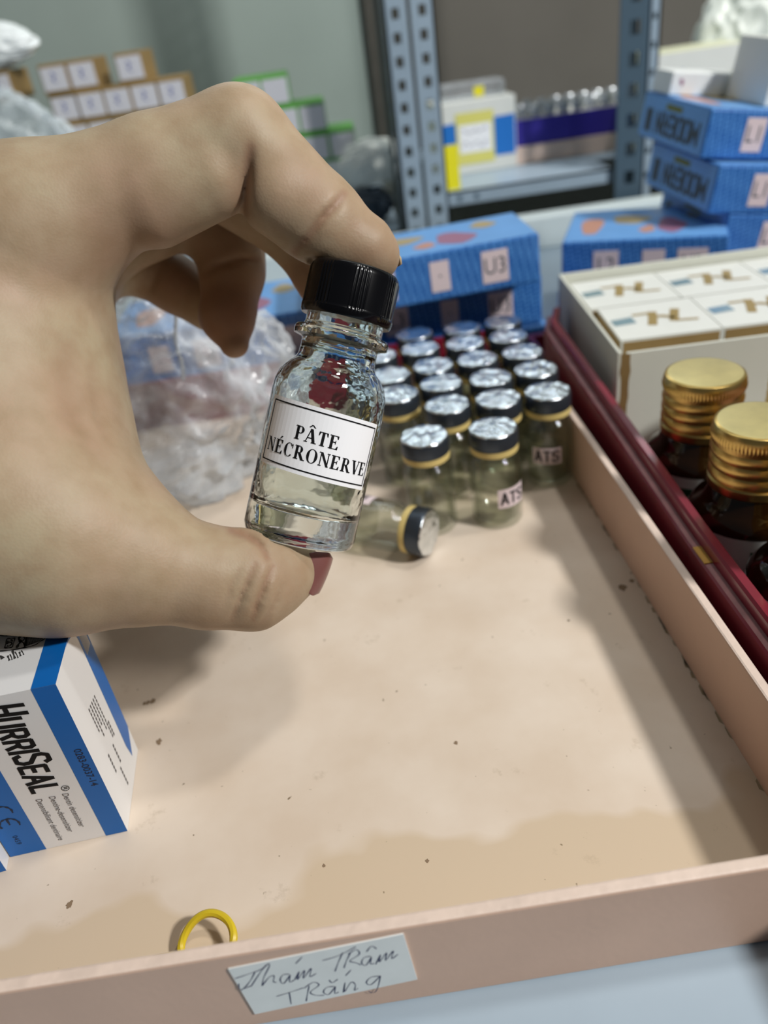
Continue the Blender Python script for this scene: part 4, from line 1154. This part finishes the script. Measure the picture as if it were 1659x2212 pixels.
m = MB(); m.box(0, 0.060, 0, 0.03, 0, 0.013, bag_mat('clear_rigid_plastic', 0.20)); m.build('lid_body', t, bevel=0.002)
m = MB(); m.box(0.031, 0.040, -0.0004, -0.0001, 0.0015, 0.0095, YB2); m.build('yellow_sticker', t)
m = MB(); m.box(0, 0.0145, 0, 0.0008, 0, 0.0360, YB2, Matrix.Rotation(math.radians(-6), 4, 'X')); o = m.build('tag_card', loc=(0.0952, 0.731, ZS)); tag(o, 'bright yellow card standing beside the rack post', 'card')
t = thing('box_tray', 'peach tray on the rack under the violet box', 'tray', (0.1755, 0.800, ZS), (0, 0, math.radians(1)))
m = MB(); m.box(0, 0.118, 0, 0.075, 0, 0.0155, mat('pale_peach_card', (230, 205, 190), rough=0.5)); m.build('tray_body', t, bevel=0.0006)
t = thing('vial_box', 'dark violet open box full of small silver-topped bottles', 'box', (0.1745, 0.802, ZS + 0.0158), (0, 0, math.radians(1)))
m = MB(); m.box(0, 0.118, 0, 0.0015, 0, 0.0225, PURP); m.box(0, 0.118, 0.0685, 0.07, 0, 0.0225, PURP); m.box(0, 0.0015, 0.0015, 0.0685, 0, 0.0225, PURP); m.box(0.1165, 0.118, 0.0015, 0.0685, 0, 0.0225, PURP); m.box(0.0015, 0.1165, 0.0015, 0.0685, 0, 0.001, PURP); m.build('box_body', t)
SILV = mat('silver_cap', (220, 226, 230), rough=0.25, metal=0.7)
def make_ampoule():
    t = thing('ampoule_bottle', '', 'bottle', (0, 0, 0), (0, 0, 0), 'small bottles in the violet box')
    m = MB(); m.lathe([(0, 0), (0.0058, 0), (0.006, 0.001), (0.006, 0.020), (0.0045, 0.023), (0.0, 0.0231)], 16, WHITECARD); m.build('bottle_body', t, smooth=True)
    m = MB(); m.lathe([(0.0048, 0.0232), (0.0055, 0.0235), (0.0055, 0.031), (0.0045, 0.033), (0, 0.0332)], 16, SILV); m.build('cap', t, smooth=True)
    return t
amp = None
for r in range(2):
    for c in range(8):
        o = make_ampoule() if amp is None else copy_tree(amp)
        if amp is None: amp = o
        o.location = (0.1835 + 0.0138 * c, 0.815 + 0.030 * r, ZS + 0.0170); o.rotation_euler = (0, 0, 0)
        o['label'] = 'small silver-capped bottle in the violet box, %s row, %s from the left' % (('front', 'rear')[r], ('first', 'second', 'third', 'fourth', 'fifth', 'sixth', 'seventh', 'eighth')[c])
# cartons and bag behind the right stack
t = thing('medicine_box', 'pale yellow and white carton behind the right rack post', 'box', (0.2830, 0.7405, ZS), (0, 0, 0))
m = MB(); PYL = mat('pale_yellow_card', (226, 228, 196), rough=0.5); m.box(0, 0.075, 0, 0.05, 0, 0.081, PYL)
m.add([(0.001, -0.0002, 0.06), (0.074, -0.0002, 0.06), (0.074, -0.0002, 0.080), (0.001, -0.0002, 0.080)], [(0, 1, 2, 3)], WHITECARD)
PB = mat('pale_blue_print', (150, 172, 206), rough=0.5)
m.add([(0.006, -0.0003, 0.055), (0.016, -0.0003, 0.055), (0.016, -0.0003, 0.064), (0.006, -0.0003, 0.064)], [(0, 1, 2, 3)], PB); m.text(ribbon([(0.022, 0.066), (0.028, 0.060), (0.034, 0.054)], 0.006), lambda a, b: (a, -0.0003, b), PB)
m.build('box_body', t, bevel=0.0008)
topM = None
def on_top_blue(x, y):  # height of the topmost blue box lid
    o = [q for q in bpy.data.objects if q.get('label', '').startswith('topmost blue')][0]
    Mx = Matrix.Translation(o.location) @ o.rotation_euler.to_matrix().to_4x4(); return (Mx @ Vector((x, y, 0.0266)))
Rtop = [q for q in bpy.data.objects if q.get('label', '').startswith('topmost blue')][0].rotation_euler
pp = on_top_blue(0.0390, 0.012)
t = thing('medicine_box', 'white carton with blue print lying on the topmost blue box', 'box', pp, Rtop)
m = MB(); m.box(0, 0.055, 0, 0.043, 0, 0.034, WHITECARD); m.text(ribbon([(0.004 + 0.006 * i, 0.010 + (0.0012 if i % 2 else 0)) for i in range(8)], 0.003), lambda a, b: (a, -0.0002, b), PB); m.build('box_body', t, bevel=0.0008)
pp = on_top_blue(0.0020, 0.058)
t = thing('medicine_box', 'flat greyish carton with a small red dot on the topmost blue box', 'box', pp, Rtop)
m = MB(); m.box(0, 0.048, 0, 0.024, 0, 0.013, PAPER_GREY); m.text(ribbon([(0.006, 0.007), (0.008, 0.008)], 0.004), lambda a, b: (a, -0.0002, b), PIC_R); m.build('box_body', t, bevel=0.0008)
WBAG = mat('white_plastic_film', (232, 238, 230), rough=0.35, bump=0.15, bscale=25)
o = make_bag('plastic_bag', (0.392, 0.800, 0.113), (0.048, 0.035, 0.064), 5.0, WBAG, 0.30, ZS + 0.0003, 0.03)
tag(o, 'white plastic bag of supplies on the rack behind the right stack', 'plastic bag')
t = thing('black_bottle', 'small black-capped bottle standing behind the white plastic bag', 'bottle', (0.425, 0.905, ZS), (0, 0, 0))
m = MB(); m.lathe([(0, 0), (0.012, 0), (0.012, 0.065), (0.006, 0.075), (0, 0.0751)], 24, PAPER_GREY); m.build('bottle_body', t, smooth=True)
m = MB(); m.lathe([(0.008, 0.0752), (0.0095, 0.076), (0.0095, 0.095), (0.008, 0.097), (0, 0.0971)], 24, BLK); m.build('cap', t, smooth=True)

# ------------------------------------------------------------------ left bay: little cartons in rows, behind the hand
ZL = 0.0201; YC = 0.80
SCRIB = mat('blue_marker', (70, 86, 160), rough=0.5)
GREENC = mat('green_card', (96, 170, 70), rough=0.45)
def make_tiny(edge, w, h, cat_group, ink):
    t = thing('tiny_carton', '', 'carton', (0, 0, 0), (0, 0, 0), cat_group)
    m = MB(); m.box(0, w, 0, 0.055, 0, h, edge); m.build('carton_body', t, bevel=0.0005)
    m = MB(); m.box(0.0012, w - 0.0008, -0.0004, -0.0001, 0.0028, h - 0.0028, mat('white_carton_end', (214, 214, 220), rough=0.5))
    if ink:
        m.text(ribbon([(w * .42, h * .70), (w * .55, h * .60), (w * .44, h * .48), (w * .56, h * .36)], 0.0016), lambda a, b: (a, -0.0005, b), SCRIB)
    m.build('end_label', t)
    return t
t = thing('supply_carton', 'brown carton under the rows of little white-ended cartons', 'carton', (-0.330, YC, ZL), (0, 0, 0))
m = MB(); m.box(0, 0.225, 0, 0.06, 0, 0.0952, KRAFT); m.build('carton_body', t, bevel=0.001)
tiny = make_tiny(KRAFT, 0.0236, 0.0234, 'little white-ended cartons on the rack', True)
trow = [(0.1154, [-0.2365, -0.2125, -0.1885, -0.1645, -0.1405], 'third row from the top'), (0.1390, [-0.2395, -0.2155, -0.1915, -0.1675, -0.1432], 'second row from the top'), (0.1626, [-0.290, -0.2405, -0.2162, -0.1742], 'top row')]
first = True
for z, xs, rn in trow:
    for k, x in enumerate(xs):
        o = tiny if first else copy_tree(tiny); first = False
        o.location = (x, YC + random.uniform(-.001, .002), z); o.rotation_euler = (0, 0, random.uniform(-.03, .03))
        o['label'] = 'little white-ended brown carton, %s, %s' % (rn, ['first', 'second', 'third', 'fourth', 'fifth'][k] + (' before the dark gap' if False else ' from its left end'))
t = thing('supply_carton', 'white carton under the green-edged cartons', 'carton', (-0.084, YC, ZL), (0, 0, 0))
m = MB(); m.box(0, 0.112, 0, 0.06, 0, 0.0556, PAPER_GREY); m.build('carton_body', t, bevel=0.001)
grn = make_tiny(GREENC, 0.0246, 0.0254, 'little green-edged cartons on the rack', False)
first = True
for z, xs, rn in ((0.0760, [-0.0760, -0.0505, -0.0250, 0.0005], 'bottom row'), (0.1016, [-0.0735, -0.0485, -0.0235], 'middle row'), (0.1272, [-0.0785, -0.0540], 'top row')):
    for k, x in enumerate(xs):
        o = grn if first else copy_tree(grn); first = False
        o.location = (x + (0.0 if rn != 'top row' else 0.001), YC, z); o.rotation_euler = (0, 0, random.uniform(-.02, .02))
        o['label'] = 'little green-edged white carton, %s, %s from the left' % (rn, ['first', 'second', 'third', 'fourth'][k])
t = thing('foil_package', 'dark grey wrapped package low on the rack beside the left post', 'package', (0.0300, 0.765, ZL), (0, 0, 0))
pk = make_bag('package_wrap', (0.0, 0.016, 0.0160), (0.0215, 0.015, 0.0165), 8.0, mat('dark_wrap', (58, 70, 82), rough=0.25, bump=0.5, bscale=120), 0.25, 0.0003); pk.parent = t
o = make_bag('wrapped_package', (0.0365, 0.782, ZL + 0.0520), (0.0290, 0.015, 0.0215), 4.0, mat('white_wrap', (236, 240, 232), rough=0.4, bump=0.1, bscale=40), 0.22, ZL + 0.0345, 0.03)
tag(o, 'white wrapped package lying on the dark package by the left post', 'package')
o = make_bag('plastic_bag', (-0.262, 0.738, 0.098), (0.062, 0.030, 0.072), 11.0, bag_mat('milky_plastic_film', 0.42, (222, 232, 236)), 0.25, 0.0260)
tag(o, 'milky plastic bag in front of the little white-ended cartons', 'plastic bag')
o = make_bag('plastic_bag', (-0.288, 0.812, 0.205), (0.050, 0.025, 0.019), 14.0, mat('bright_white_film', (240, 246, 246), rough=0.3, bump=0.12, bscale=25), 0.2, 0.1863, 0.03)
tag(o, 'white plastic bag lying on top of the little white-ended cartons', 'plastic bag')
